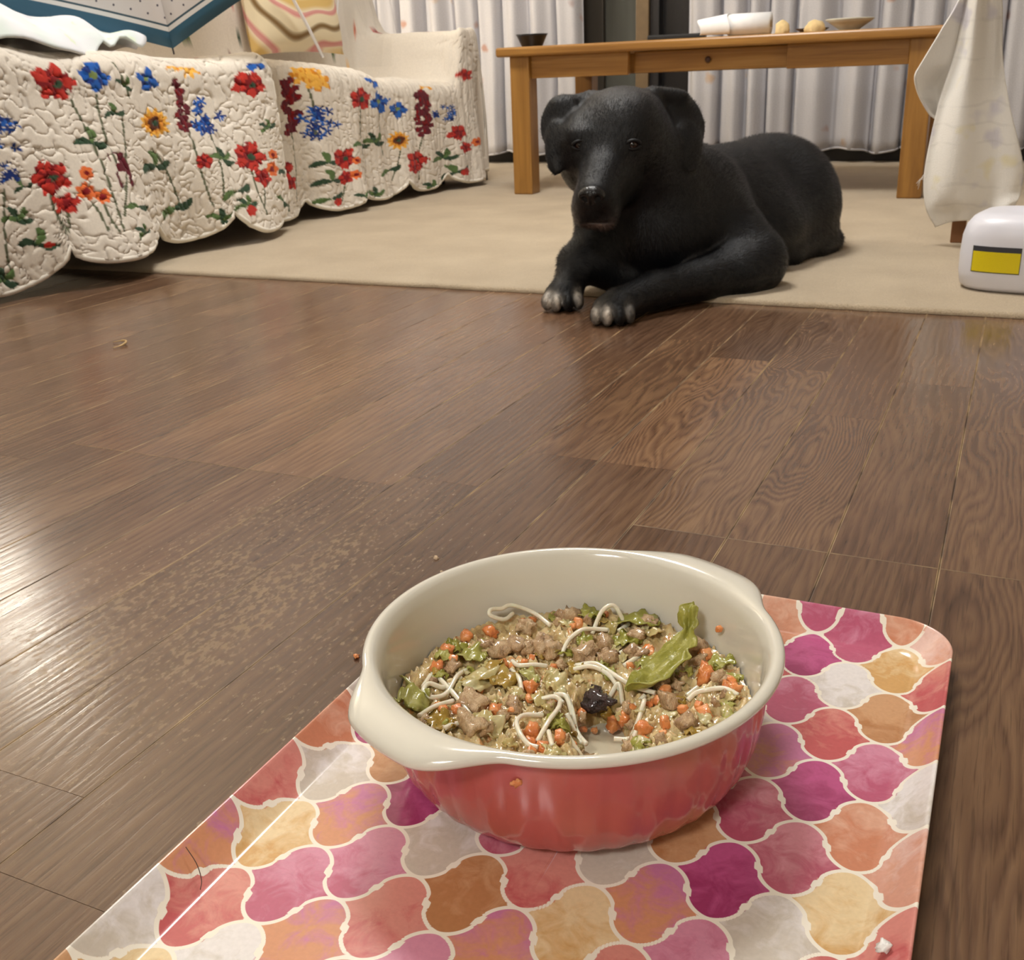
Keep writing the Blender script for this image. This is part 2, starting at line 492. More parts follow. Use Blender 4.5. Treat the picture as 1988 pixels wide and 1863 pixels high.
def paint(V, Z, flowers, stems, seed=3):
    """flat botanical print on cloth: V along the sofa, Z down the drape; returns linear colours"""
    C = np.tile(WHITE, (len(V), 1)); rg = random.Random(seed)
    wob = vnoise(V * 130, Z * 130) * 0.22
    def put(mask, col):
        C[mask] = col * 1.0
    for (x0, z0, x1, z1) in stems:
        dx, dz = x1 - x0, z1 - z0; L = math.hypot(dx, dz); sel = np.where((V > min(x0, x1) - .05) & (V < max(x0, x1) + .05))[0]
        tt = np.clip(((V[sel] - x0) * dx + (Z[sel] - z0) * dz) / L / L, 0, 1); bow = .12 * L * np.sin(tt * np.pi) * rg.choice([-1, 1]) * .5
        d = np.hypot(V[sel] - x0 - tt * dx - bow * dz / L, Z[sel] - z0 - tt * dz + bow * dx / L)
        put(sel[d < 0.0026], PC['stem'])
    def leafs(x, z, rx, rz, n, ang0, spread, wid=.22, col='green'):
        for i in range(n):
            a = ang0 + (i / (max(n - 1, 1)) - .5) * spread
            sel = np.where((abs(V - x) < rx * 1.2) & (abs(Z - z) < rz * 1.2))[0]
            p = (V[sel] - x) / rx; q = (Z[sel] - z) / rz
            l = p * math.cos(a) + q * math.sin(a); w = -p * math.sin(a) + q * math.cos(a) + .18 * np.sin(l * 3)
            m = (l > 0) & (l < 1) & (abs(w) < wid * np.sqrt(np.clip(l * (1 - l) * 4, 0, 1)) * (1 + .5 * wob[sel]))
            put(sel[m], PC[col if i % 2 else 'dgreen'])
    for (typ, x, z, rx, rz) in [f for f in flowers if f[0] == 'leaf'] + [f for f in flowers if f[0] != 'leaf']:
        sel = np.where((abs(V - x) < rx * 1.7) & (abs(Z - z) < rz * 1.7))[0]
        if not len(sel): continue
        p = (V[sel] - x) / rx; q = (Z[sel] - z) / rz
        r = np.hypot(p, q); a = np.arctan2(q, p) + rg.uniform(0, 6); w = wob[sel]
        if typ == 'leaf': leafs(x, z - rz * .3, rx * 1.1, rz * 1.1, rg.choice([2, 3, 4]), rg.uniform(.9, 2.2), 3.2)
        elif typ in ('poppy', 'tulip'):
            e = .88 + .14 * np.cos(5 * a) + w * .7
            put(sel[r < e], PC['red']); put(sel[(r < e) & (np.cos(5 * a + 2.2 + 2 * r) > .55) & (r > .25)], PC['dred'])
            put(sel[(r < .36 + w * .3)], PC['dred'])
            if rz > .026: put(sel[np.hypot(p - .12, q + .05) < .2 + w * .2], PC['dgreen'])
        elif typ == 'bluepoppy':
            e = .85 + .2 * np.cos(4 * a) + w
            put(sel[r < e], PC['blue']); put(sel[(r < e) & (np.cos(4 * a + 1.5 + 2 * r) > .4)], PC['dblue'])
            put(sel[np.hypot(p + .1, q - .1) < .24], PC['olive'])
        elif typ == 'yellow':
            e = .82 + .2 * np.cos(7 * a) + w
            put(sel[r < e], PC['yellow']); put(sel[(r < e) & (w > .08)], PC['gold'])
        elif typ == 'sun':
            e = .86 + .13 * np.cos(13 * a) + w * .5
            put(sel[r < e], PC['yellow']); put(sel[(r < .62 + .12 * np.cos(13 * a + 1))], PC['gold'])
            put(sel[r < .42 + w * .4], PC['brown']); put(sel[r < .2], PC['dgreen'])
        elif typ == 'orange':
            put(sel[r < .9 + .1 * np.cos(6 * a) + w * .5], PC['orange']); put(sel[r < .35], PC['dred'])
        elif typ == 'bud': put(sel[r < .9 + w], PC['red'])
        elif typ == 'maroon':
            m = (abs(p) < .6) & (abs(q) < 1.2) & (vnoise(V[sel] * 95, Z[sel] * 60) > .18)
            put(sel[m], PC['maroon'])
        elif typ == 'lupin':
            m = np.zeros(len(sel), bool)
            for i in range(26):
                tq = i / 25; cx = rg.uniform(-.24, .24) * (1.1 - .4 * tq); cy = -1 + 2 * tq
                m |= np.hypot((p - cx) / .15, (q - cy) / .13) < 1 + w
            put(sel[m], PC['maroon']); put(sel[m & (w > .07)], PC['dred'])
        elif typ == 'delph':
            m = np.zeros(len(sel), bool)
            for i in range(17):
                rr_ = math.sqrt(rg.random()) * .85; aa = rg.uniform(0, 6.28); cx, cy = rr_ * math.cos(aa), rr_ * math.sin(aa)
                l = np.hypot(p - cx, q - cy); an = np.arctan2(q - cy, p - cx)
                m |= l < .17 + .11 * np.cos(5 * an + i)
            put(sel[m], PC['dblue']); put(sel[m & (w > .03)], PC['blue'])
    return C

FLOWERS = [('poppy',1.454,0.352,0.045,0.032),
('bluepoppy',1.549,0.361,0.038,0.026),
('bluepoppy',1.531,0.403,0.032,0.022),
('bluepoppy',1.685,0.353,0.031,0.02),
('yellow',1.786,0.383,0.031,0.019),
('yellow',1.827,0.373,0.035,0.022),
('sun',1.68,0.273,0.045,0.029),
('lupin',1.773,0.302,0.075,0.047),
('delph',1.843,0.272,0.07,0.042),
('delph',1.326,0.274,0.044,0.034),
('delph',1.313,0.214,0.027,0.021),
('poppy',1.389,0.198,0.039,0.029),
('poppy',1.403,0.152,0.025,0.019),
('orange',1.458,0.198,0.017,0.012),
('orange',1.446,0.168,0.022,0.016),
('orange',1.474,0.155,0.02,0.014),
('poppy',1.999,0.336,0.048,0.027),
('poppy',1.94,0.187,0.054,0.032),
('poppy',1.962,0.142,0.037,0.022),
('orange',2.023,0.185,0.021,0.012),
('orange',2.007,0.155,0.028,0.017),
('tulip',1.791,0.19,0.025,0.016),
('maroon',1.542,0.197,0.037,0.026),
('leaf',1.493,0.256,0.037,0.026),
('leaf',1.574,0.301,0.026,0.018),
('leaf',1.653,0.202,0.043,0.029),
('leaf',1.694,0.118,0.051,0.034),
('leaf',1.554,0.134,0.035,0.024),
('leaf',1.313,0.142,0.028,0.022),
('leaf',1.341,0.098,0.033,0.026),
('leaf',1.267,0.044,0.031,0.025),
('leaf',1.846,0.196,0.037,0.023),
('leaf',1.866,0.13,0.045,0.027),
('leaf',1.877,0.096,0.035,0.021),
('leaf',1.337,0.191,0.019,0.015),
('leaf',1.804,0.078,0.033,0.021),
('leaf',1.542,0.083,0.024,0.017),
('bud',1.359,0.086,0.009,0.007),
('bud',1.887,0.08,0.019,0.012),
('leaf',1.618,0.35,0.024,0.016),
('leaf',2.026,0.248,0.03,0.017),
('lupin',2.224,0.284,0.115,0.06),
('yellow',2.283,0.355,0.049,0.026),
('yellow',2.322,0.339,0.05,0.026),
('delph',2.321,0.24,0.084,0.043),
('poppy',2.5,0.291,0.057,0.028),
('bluepoppy',2.603,0.277,0.055,0.026),
('bluepoppy',2.704,0.254,0.047,0.022),
('bluepoppy',2.593,0.334,0.043,0.021),
('yellow',2.852,0.324,0.057,0.025),
('sun',2.686,0.173,0.053,0.025),
('poppy',2.149,0.142,0.05,0.028),
('poppy',2.177,0.109,0.034,0.019),
('poppy',2.384,0.148,0.054,0.028),
('poppy',2.381,0.101,0.034,0.018),
('orange',2.432,0.139,0.02,0.01),
('orange',2.418,0.104,0.025,0.013),
('lupin',2.819,0.238,0.128,0.056),
('delph',2.927,0.233,0.067,0.029),
('poppy',2.762,0.111,0.062,0.028),
('poppy',2.744,0.094,0.043,0.02),
('poppy',2.984,0.174,0.055,0.024),
('poppy',3.013,0.129,0.042,0.018),
('orange',3.082,0.141,0.033,0.014),
('leaf',2.312,0.151,0.047,0.025),
('leaf',2.317,0.107,0.052,0.027),
('leaf',2.309,0.064,0.052,0.027),
('leaf',2.482,0.183,0.052,0.026),
('leaf',2.556,0.185,0.054,0.026),
('leaf',2.114,0.249,0.036,0.02),
('leaf',2.074,0.148,0.04,0.023),
('leaf',2.033,0.089,0.035,0.02),
('leaf',2.627,0.104,0.051,0.025),
('leaf',2.906,0.114,0.06,0.026),
('leaf',2.951,0.068,0.062,0.027),
('bud',2.335,0.045,0.021,0.011),
('bud',2.994,0.058,0.028,0.012),
('bud',2.149,0.382,0.024,0.013),
('bluepoppy',2.033,0.378,0.033,0.019),
('yellow',2.112,0.232,0.028,0.016),
('poppy',3.062,0.338,0.042,0.018),
('leaf',2.535,0.045,0.043,0.021),
('leaf',2.83,0.035,0.045,0.02),
('leaf',2.43,0.05,0.036,0.018)]
STEMS = [(1.48,0.322,1.488,0.09),(1.656,0.226,1.711,0.116),(1.542,0.33,1.536,0.198),(1.38,0.176,1.391,0.104),(1.4,0.141,1.391,0.104),(1.444,0.157,1.457,0.097),(1.47,0.146,1.478,0.092),(1.932,0.167,1.937,0.066),(1.959,0.131,1.937,0.083),(1.604,0.387,1.625,0.322),(1.303,0.186,1.287,0.04),(1.776,0.267,1.793,0.101),(2.495,0.264,2.491,0.11),(2.286,0.323,2.289,0.215),(2.146,0.124,2.148,0.045),(2.375,0.095,2.354,0.046),(2.594,0.255,2.605,0.141),(2.686,0.148,2.637,0.069),(1.835,0.244,1.821,0.119),(1.592,0.296,1.504,0.117),(2.215,0.231,2.195,0.064),(2.819,0.195,2.769,0.055)]


def cloth_mat(name):
    t = NT(name, Roughness=0.9)
    t.b.inputs['Specular IOR Level'].default_value = 0.15
    c = t.attr('print').outputs['Color']
    f = t.noise(t.coord('Position', (260, 260, 260)), 1.0, 2.0)
    sh = t.range(f, 0.3, 0.7, 0.93, 1.03)
    t.put(t.b.inputs['Base Color'], t.mix(1.0, c, t.n('CombineXYZ', sh, sh, sh).outputs[0], 'MULTIPLY'))
    t.bump(t.noise(t.coord('Position'), 700.0, 2.0), 0.15, 0.001)
    t.set(t.b, Sheen_Weight=0.1)
    return t.m
M_quilt = cloth_mat('floral_quilt_cotton')
M_piping = plain('quilt_piping', lin(232, 226, 214), 0.85, 0.15, 0.03, 90)

def scallop(v, s0=1.39, w=0.2265):
    x = ((v - s0) / w) % 1.0
    return np.sqrt(np.clip(1 - (2 * x - 1) ** 2, 0, 1))

def quilt(name, vs, zt, front, hem, label, nf, wave, wedge=None, crinkle=0.0, stitch=0.0050, scale=80.0, endv=None, end_pipe=True):
    """draped sheet: back of the sofa -> seat -> front edge -> scalloped hem.  vs: stations along the sofa"""
    n = len(vs); nb = 84
    G = np.zeros((n, nb + nf, 3)); S = np.zeros((n, nb + nf))
    for i, v in enumerate(vs):
        z0 = zt(v); u1 = front(v); zh = hem(v)
        top = np.array([(-2.30, .70), (-2.2, .745), (-2.06, .735), (-1.99, .68), (-1.955, .55), (-1.94, z0 + .05), (-1.90, z0 + .004), (-1.75, z0), (u1 - .055, z0), (u1 - .022, z0 - .008), (u1 - .005, z0 - .03)])
        if z0 > .43: top[:, 1] = np.maximum(top[:, 1], z0)
        pth = catmull(np.vstack([top, [(u1, z0 - .075)]]), 150)
        fr = np.linspace(z0 - .075, zh, nf + 1)[1:]
        d = np.r_[0, np.cumsum(np.hypot(*np.diff(pth, axis=0).T))]
        # denser sampling near the front edge
        s = np.r_[np.linspace(0, d[-1] - .15, nb - 54), np.linspace(d[-1] - .15, d[-1], 55)[1:]]
        G[i, :nb, 0] = np.interp(s, d, pth[:, 0]); G[i, :nb, 2] = np.interp(s, d, pth[:, 1])
        k = (z0 - .075 - fr) / .32
        G[i, nb:, 0] = u1 + wave(v, k); G[i, nb:, 2] = fr
        G[i, :, 1] = v if endv is None else endv[i]
        S[i, :nb] = s - d[-1]; S[i, nb:] = z0 - .075 - fr
    if wedge is not None: G = wedge(G)
    # normals and quilted relief
    gu = np.gradient(G, axis=0); gv = np.gradient(G, axis=1)
    N = np.cross(gv, gu); N /= np.linalg.norm(N, axis=2)[..., None] + 1e-9
    if N[n // 2, -nf // 2, 0] < 0: N = -N
    A = np.repeat(np.asarray(vs)[:, None], nb + nf, 1); Bq = S
    wx = vnoise(A * 40, Bq * 40 + 3) * 1.1; wy = vnoise(A * 40 + 9, Bq * 40 + 7) * 1.1
    nn = vnoise(A * scale + wx, Bq * scale + wy)
    rel = stitch * (1 - np.exp(-(nn / .16) ** 2)) + crinkle * vnoise(A * 120, Bq * 14) + .006 * vnoise(A * 9 + 4, Bq * 7)
    damp = np.clip((S - (-.30)) / .2, .25, 1)
    G = G + N * (rel * damp)[..., None]
    P = G.reshape(-1, 3)
    # printed flowers: exact ones on the hanging front, scattered small ones above
    fl = list(FLOWERS); rg = random.Random(len(vs))
    C = paint(A.ravel(), np.where(S > -.06, np.repeat(np.array([zt(v) for v in vs])[:, None], nb + nf, 1) - .075 - S, 9.0).ravel(), fl, STEMS)
    top_fl = []
    for _ in range(70):
        top_fl.append((rg.choice(['poppy', 'yellow', 'bluepoppy', 'leaf', 'orange', 'lupin', 'bud']), rg.uniform(vs[0], vs[-1]), rg.uniform(-1.0, -.12), *(2 * [rg.uniform(.012, .026)])))
    Ct = paint(A.ravel(), np.where(S < -.06, S, 9.0).ravel(), top_fl, [], 8)
    C = np.where((S.ravel() < -.06)[:, None], Ct, C)
    o = empty(name, (-1.55, float(np.mean(vs)), 0.0))
    P = P - np.array(o.location)
    sh = mesh('quilted_sheet', P, grid_faces(n, nb + nf), M_quilt, o, cols={'print': C})
    md = sh.modifiers.new('thickness', 'SOLIDIFY'); md.thickness = 0.005; md.offset = -1
    hemline = G[:, -1] - np.array(o.location)
    tube('hem_piping', hemline[::3], 0.0062, M_piping, o, 8)
    if end_pipe:
        tube('edge_piping', (G[-1, 24:] - np.array(o.location))[::3], 0.0058, M_piping, o, 8)
    tag(o, label, 'quilt')
    return o

def zt1(v): return .394 + .042 * float(sstep(1.5, 1.25, v)) * 1.0 + .006 * math.sin(v * 9)
def hem1(v):
    return .092 - .050 * float(scallop(np.array(v))) - .026 * float(sstep(1.5, 1.25, v)) - .012 * float(sstep(1.84, 1.92, v)) + .01 * float(sstep(2.0, 2.1, v))
def wave1(v, k):
    k = np.clip(k, 0, 1.3)
    return (.026 * np.sin((v - 1.39) / .2265 * 2 * np.pi * .5 + .6) + .02 * math.sin(v * 17 + 1)) * k ** 1.3 + .03 * k ** 2 + .018 * np.sin(k * 2.6)
quilt('floral_quilt', np.arange(0.92, 2.075, 0.0029), zt1, lambda v: -1.585 + .02 * math.sin(v * 5) + .03 * float(sstep(1.88, 2.07, v)), hem1,
      'white quilt with scalloped hem and big red poppies hanging nearest the viewer', 150, wave1)

def zt2(v):
    z = np.interp(v, [1.9, 2.25, 2.5, 2.65, 2.95, 3.02], [.385, .388, .362, .338, .318, .322])
    return float(z + (.462 - .322) * sstep(3.0, 3.07, v))
def hem2(v):
    return .068 - .045 * float(scallop(np.array(v), 2.02, .2265)) + .004
def wave2(v, k):
    k = np.clip(k, 0, 1.3)
    return .016 * np.sin(v * 19 + .4) * k + .010 * np.sin(v * 47) * k ** .7 + .02 * k ** 2 - .02 * (1 - k) * 0
VS2 = np.concatenate([np.arange(2.0, 3.17, 0.0031), np.full(26, 3.17)])
EV2 = np.concatenate([np.arange(2.0, 3.17, 0.0031), 3.17 + .05 * np.sin(np.linspace(.05, 1, 26) * np.pi / 2)])
def shrink2(G):
    m = 26; k = np.linspace(.02, 1, m) ** 1.2
    for i in range(m):
        g = G[-m + i]; g[:, 2] = g[:, 2] * (1 - .9 * k[i] * (g[:, 2] > 0.1)) ; 
    return G
quilt('floral_quilt', VS2, zt2, lambda v: -1.62 + .03 * float(sstep(2.3, 3.1, v)) + .012 * math.sin(v * 11), hem2,
      'white floral quilt over the far half of the sofa and its low armrest', 120, wave2, shrink2, .0022, .0022, 70.0, EV2, False)

# ---- white cloth lying on the quilt
t = NT('white_cotton_cloth', Roughness=0.9)
f = t.noise(t.coord('Position'), 9.0, 2.0); f2 = t.noise(t.coord('Position', (1, 1, 1), (0, 0, 0), (3, 1, 4)), 24.0, 3.0)
c = t.mix(t.range(f, .45, .7), lin(216, 216, 220), lin(200, 214, 206))
c = t.mix(t.range(f2, .64, .72, 0, .45), c, lin(196, 214, 150))
t.put(t.b.inputs['Base Color'], c)
th = np.linspace(0, 2 * np.pi, 160, endpoint=False); rh = np.linspace(0, 1, 46)
TH, RH = np.meshgrid(th, rh, indexing='ij')
bnd = 1 + .10 * vnoise(np.cos(TH) * 1.6 + 9, np.sin(TH) * 1.6) + .05 * np.sin(TH * 9) * (RH > .5)
XX = -1.755 + .185 * RH * np.cos(TH) * bnd; YY = 1.42 + .42 * RH * np.sin(TH) * bnd
ridge = .105 * np.clip(1 - RH ** 2.2, 0, 1) * (1 - .45 * sstep(1.3, 1.65, YY))
fold = .010 * np.sin(YY * 30 + 5 * vnoise(XX * 7, YY * 7)) * RH + .022 * np.clip(vnoise(XX * 13 + 3, YY * 11), 0, 1) * RH
lip = .010 * np.sin(TH * 13 + 2 * vnoise(TH * 2, TH * 0)) * sstep(.75, 1, RH)
basez = np.where(XX > -1.60, .40 - 1.1 * (XX + 1.60) ** 1 * sstep(-1.60, -1.52, XX), .402) + .03 * sstep(1.5, 1.25, YY)
o = mesh('white_cloth', np.stack([XX, YY, basez + .012 + ridge + fold + lip], -1).reshape(-1, 3), grid_faces(160, 46, wrap_n=True), t.m)
md = o.modifiers.new('thickness', 'SOLIDIFY'); md.thickness = .004; md.offset = -1
tag(o, 'crumpled white cloth with pale green tint lying on the near quilt', 'cloth')

# ---- open umbrella leaning on the sofa
um = empty('open_umbrella', (-1.635, 1.849, 0.402))
ax = Vector((.72, -.66, .30)).normalized(); rt = Vector((.66, .72, 0)); rt = (rt - ax * rt.dot(ax)).normalized(); up = ax.cross(rt) * -1
if up.z < 0: up = -up
RU, DU = .46, .12
c0 = R_(98 + 180)          # direction from centre to the lowest rib tip
cen = (rt * math.cos(R_(98)) + up * math.sin(R_(98))) * RU + Vector((0, 0, .012))
t = NT('dotted_umbrella_cloth', Roughness=0.6)
ed = t.attr('edge').outputs['Fac']; px_ = t.attr('pu').outputs['Fac']; py_ = t.attr('pv').outputs['Fac']
ry = t.math('DIVIDE', py_, .0175); row = t.math('FLOOR', ry)
fx = t.math('FRACT', t.math('ADD', t.math('DIVIDE', px_, .033), t.math('MULTIPLY', t.math('MODULO', row, 2.0), .5)))
dx = t.math('MULTIPLY', t.math('SUBTRACT', fx, .5), .033); dy = t.math('MULTIPLY', t.math('SUBTRACT', t.math('FRACT', ry), .5), .0175)
dd = t.math('SQRT', t.math('ADD', t.math('MULTIPLY', dx, dx), t.math('MULTIPLY', dy, dy)))
dot = t.math('LESS_THAN', dd, .0021)
c = t.mix(dot, lin(214, 208, 206), lin(84, 80, 92))
c = t.mix(t.math('LESS_THAN', ed, .0375), c, lin(52, 78, 92))
c = t.mix(t.math('LESS_THAN', ed, .034), c, lin(222, 220, 218))
c = t.mix(t.math('LESS_THAN', ed, .0265), c, lin(44, 88, 112))
t.put(t.b.inputs['Base Color'], c)
M_umb = t.m
V, F, E_, PU, PV = [], [], [], [], []
for i in range(8):
    a0 = c0 + i * math.pi / 4; a1 = a0 + math.pi / 4; b = len(V); ns, nt_ = 13, 24
    for si in range(ns):
        s = si / (ns - 1)
        for ti in range(nt_):
            tt = ti / (nt_ - 1)
            r = tt * (1 - .010 * 4 * s * (1 - s) * tt)
            x = (math.cos(a0) * (1 - s) + math.cos(a1) * s) * r * RU; y = (math.sin(a0) * (1 - s) + math.sin(a1) * s) * r * RU
            dep = DU * (1 - r ** 2.2) + .004 * math.sin(s * math.pi) * (-1) * tt
            p = cen + rt * x + up * y + ax * dep
            V.append(p); ch = RU * math.cos(math.pi / 8)
            E_.append((1 - tt) * ch); PU.append((s - .5) * 2 * RU * math.sin(math.pi / 8) * tt + 1.0); PV.append(tt * ch)
    F += [tuple(int(q) + b for q in f) for f in grid_faces(ns, nt_)]
    sq = [cen + rt * (math.cos(a0) * q * RU) + up * (math.sin(a0) * q * RU) + ax * (DU * (1 - q ** 2.2) - .004) for q in np.linspace(.05, 1.02, 14)]
    tube('rib', [tuple(q) for q in sq], .0018, M_dark, um, 6)
o = mesh('canopy', V, F, M_umb, um, floats={'edge': E_, 'pu': PU, 'pv': PV})
md = o.modifiers.new('thickness', 'SOLIDIFY'); md.thickness = .0012
# shaft: from ferrule through the canopy to a crook handle lying behind
tube('shaft', [tuple(cen + ax * (DU + .035)), tuple(cen + ax * (-.05)), tuple(cen + ax * (-.12))], .005, M_dark, um, 8)
tag(um, 'open white umbrella with dark dots and broad teal border on the sofa', 'umbrella')

# ---- swirl cushion against the backrest
t = NT('swirl_print', Roughness=0.9)
w = t.n('TexWave', Vector=t.coord('Object', (1, 1, 1)), Scale=7.0, Distortion=9.0, Detail=1.0, wave_type='RINGS').outputs['Fac']
w = t.n('TexWave', Vector=t.coord('Object', (1, 1, 1), (0, .4, .6)), Scale=2.1, Distortion=6.0, wave_type='RINGS'); w.inputs['Detail Scale'].default_value = 1.2; w = w.outputs[0]
c = t.ramp(w, [(0.0, lin(120, 92, 52)), (0.06, lin(222, 208, 176)), (0.45, lin(226, 212, 180)), (0.60, lin(206, 136, 132)), (0.75, lin(212, 158, 148)), (0.80, lin(228, 214, 184)), (0.97, lin(210, 176, 108))])
t.put(t.b.inputs['Base Color'], c)
n1, n2 = 40, 40
A, B = np.meshgrid(np.linspace(-1, 1, n1), np.linspace(-1, 1, n2), indexing='ij')
puff = .055 * ((1 - A ** 4) * (1 - B ** 4)) ** .6
sx = .17 * A * (1 - .06 * (1 - B ** 2)); sz = .16 * B * (1 - .06 * (1 - A ** 2))
fr = np.stack([puff, sx, sz], -1).reshape(-1, 3); bk = np.stack([-puff, sx, sz], -1).reshape(-1, 3)
f1 = grid_faces(n1, n2); f2 = f1[:, ::-1] + n1 * n2
o = mesh('swirl_cushion', np.vstack([fr, bk]), np.vstack([f1, f2]), t.m)
o.location = (-1.87, 2.60, .565); o.rotation_euler = (0, R_(-8), R_(-12))
tag(o, 'cream cushion with pink and brown swirls behind the umbrella', 'cushion')

# ---- clear plastic bag standing on the sofa
t = NT('clear_film'); tr = t.n('BsdfTransparent', (.97, .97, .97, 1)); gl = t.n('BsdfGlossy', (1, 1, 1, 1), .12)
mx = t.n('MixShader', .07, tr.outputs[0], gl.outputs[0]); t.t.links.new(mx.outputs[0], t.out.inputs[0]); M_film = t.m
M_clear = NT('clear_edge', Base_Color=(.97, .97, 1), Roughness=.08, Alpha=.8).m
bag = empty('clear_plastic_bag', (-1.8, 2.85, .36))
def bagp(u, v, z): return (u + 1.8, v - 2.85, z - .36)
nb1, nb2 = 30, 20
A, B = np.meshgrid(np.linspace(0, 1, nb1), np.linspace(0, 1, nb2), indexing='ij')
for sgn, nm in ((1, 'front_film'), (-1, 'back_film')):
    bul = .035 * np.sin(A * np.pi) * (1 - .5 * B) * sgn
    vv = 2.74 + .36 * A + .03 * (1 - B) * (1 - A); zz = .372 + .50 * B + 0 * A
    uu_ = -1.83 - .04 * B + bul + .006 * vnoise(A * 4, B * 4 + sgn)
    mesh(nm, np.stack([uu_ + 1.8, vv - 2.85, zz - .36], -1).reshape(-1, 3), grid_faces(nb1, nb2), M_film, bag)
tube('folded_edge', [bagp(-1.79, 2.622, .400), bagp(-1.79, 2.565, .475), bagp(-1.79, 2.511, .54), bagp(-1.79, 2.43, .64)], [.004, .0045, .0045, .004], M_clear, bag)
tube('side_seam', [bagp(-1.83, 2.74, .40), bagp(-1.84, 2.80, .56), bagp(-1.86, 2.82, .80)], .0016, M_clear, bag)
tube('side_seam', [bagp(-1.82, 3.10, .37), bagp(-1.85, 3.10, .58), bagp(-1.87, 3.10, .84)], .0016, M_clear, bag)
tag(bag, 'clear plastic bag standing on the sofa beside the low armrest', 'plastic bag')

# ================================================================== LACE CURTAINS
def curtain_mat():
    t = NT('printed_lace', Roughness=0.85)
    t.b.inputs['Specular IOR Level'].default_value = 0.1
    su = t.attr('su').outputs['Fac']; sz_ = t.attr('sz').outputs['Fac']
    v2 = t.n('CombineXYZ', su, sz_, 0.0).outputs[0]
    wob = t.n('TexNoise', Vector=v2, Scale=24.0).outputs['Color']
    vv = t.n('VectorMath', v2, t.n('VectorMath', wob, (.045, .03, 0), operation='MULTIPLY').outputs[0], operation='ADD').outputs[0]
    vo = t.n('TexVoronoi', Vector=vv, Scale=9.5)
    hit = t.range(vo.outputs['Distance'], .09, .20, 1.0, 0.0)
    keep = t.math('GREATER_THAN', t.n('SeparateXYZ', vo.outputs['Color']).outputs[0], .35)
    hue = t.n('SeparateXYZ', vo.outputs['Color']).outputs[1]
    pc = t.ramp(hue, [(0.2, lin(196, 122, 74)), (0.5, lin(140, 92, 84)), (0.8, lin(212, 170, 120))])
    weave = t.noise(t.n('VectorMath', v2, (420, 420, 1), operation='MULTIPLY').outputs[0], 1.0, 2.0)
    wh = t.ramp(weave, [(.3, lin(204, 202, 206)), (.7, lin(226, 224, 228))])
    c = t.mix(t.math('MULTIPLY', t.math('MULTIPLY', hit, keep), .62), wh, pc)
    t.put(t.b.inputs['Base Color'], c)
    tl = t.n('BsdfTranslucent', c)
    mx = t.n('MixShader', .25, t.b.outputs[0], tl.outputs[0]); t.t.links.new(mx.outputs[0], t.out.inputs[0])
    return t.m
M_lace = curtain_mat()
def curtain(u0, u1, seed, label, ease=1.5):
    n, m = int((u1 - u0) / .006), 50
    s = np.linspace(0, 1, n); z = np.linspace(.045, 2.12, m)
    S_, Z_ = np.meshgrid(s, z, indexing='ij')
    U = u0 + (u1 - u0) * S_
    ph = 2 * np.pi * U / .105 + 2.6 * vnoise(U * 4 + seed, U * 0 + seed)
    dep = (.026 * np.sin(ph) + .010 * np.sin(2.3 * ph + seed)) * (1 + .25 * vnoise(U * 6 + seed, Z_ * 1.5))
    U2 = U + .012 * np.cos(ph) + .006 * vnoise(U * 3, Z_ * 2 + seed)
    Y = 3.865 + dep + .01 * vnoise(U * 5, Z_ * 3 + seed)
    zz = Z_ + (.008 * np.sin(ph * .5)) * (1 - sstep(.045, .2, Z_))
    root = empty('lace_curtain', ((u0 + u1) / 2, 3.865, 0))
    P = np.stack([U2, Y, zz], -1).reshape(-1, 3) - np.array(root.location)
    o = mesh('curtain_panel', P, grid_faces(n, m), M_lace, root, floats={'su': (S_ * (u1 - u0) * ease + seed).ravel(), 'sz': Z_.ravel()})
    md = o.modifiers.new('thickness', 'SOLIDIFY'); md.thickness = .001
    # weighted bottom hem
    hemp = np.stack([U2[:, 0], Y[:, 0], zz[:, 0] + .004], -1) - np.array(root.location)
    tube('bottom_hem', hemp[::2], .0032, M_lace, root, 6)
    tag(root, label, 'curtain')
curtain(-2.9, -1.505, 2.0, 'white lace curtain with small orange flowers left of the dark window gap')
curtain(-1.115, 1.0, 5.0, 'wide white lace curtain with brown sprigs hanging behind the table')

# ================================================================== LOW TABLE
t = NT('honey_pine', Roughness=0.32)
p = t.coord('Object', (2.0, 26, 26)); f = t.noise(p, 1.0, 4.0, .6, .6); g2 = t.noise(t.coord('Object', (7, 220, 220)), 1.0, 2.0)
f = t.math('ADD', t.math('MULTIPLY', f, .7), t.math('MULTIPLY', g2, .3))
t.put(t.b.inputs['Base Color'], t.ramp(f, [(.3, lin(126, 84, 38)), (.52, lin(160, 114, 54)), (.7, lin(180, 136, 74))]))
M_pine = t.m
t = NT('honey_pine_upright', Roughness=0.35)
f = t.noise(t.coord('Object', (26, 26, 2)), 1.0, 4.0, .6, .6)
t.put(t.b.inputs['Base Color'], t.ramp(f, [(.3, lin(124, 84, 36)), (.7, lin(168, 122, 58))]))
M_pinev = t.m
tb = empty('low_table', (-0.77, 3.1, 0))
def tp(name, lo, hi, m, bev=.003, par=None, seg=2):
    return box(name, (lo[0] + .77, lo[1] - 3.1, lo[2]), (hi[0] + .77, hi[1] - 3.1, hi[2]), m, par or tb, bev, seg, smooth=False)
TY1 = 3.42
top = tp('table_top', (-1.362, 2.832, .380), (-.172, TY1, .405), M_pine, .009, None, 4)
for x in (-1.328, -.272):
    for y in (2.853, TY1 - .075):
        tp('leg', (x, y, .0085), (x + .058, y + .058, .382), M_pinev, .004)
tp('apron', (-1.27, 2.868, .322), (-.985, 2.89, .381), M_pine)
tp('apron', (-.565, 2.868, .322), (-.272, 2.89, .381), M_pine)
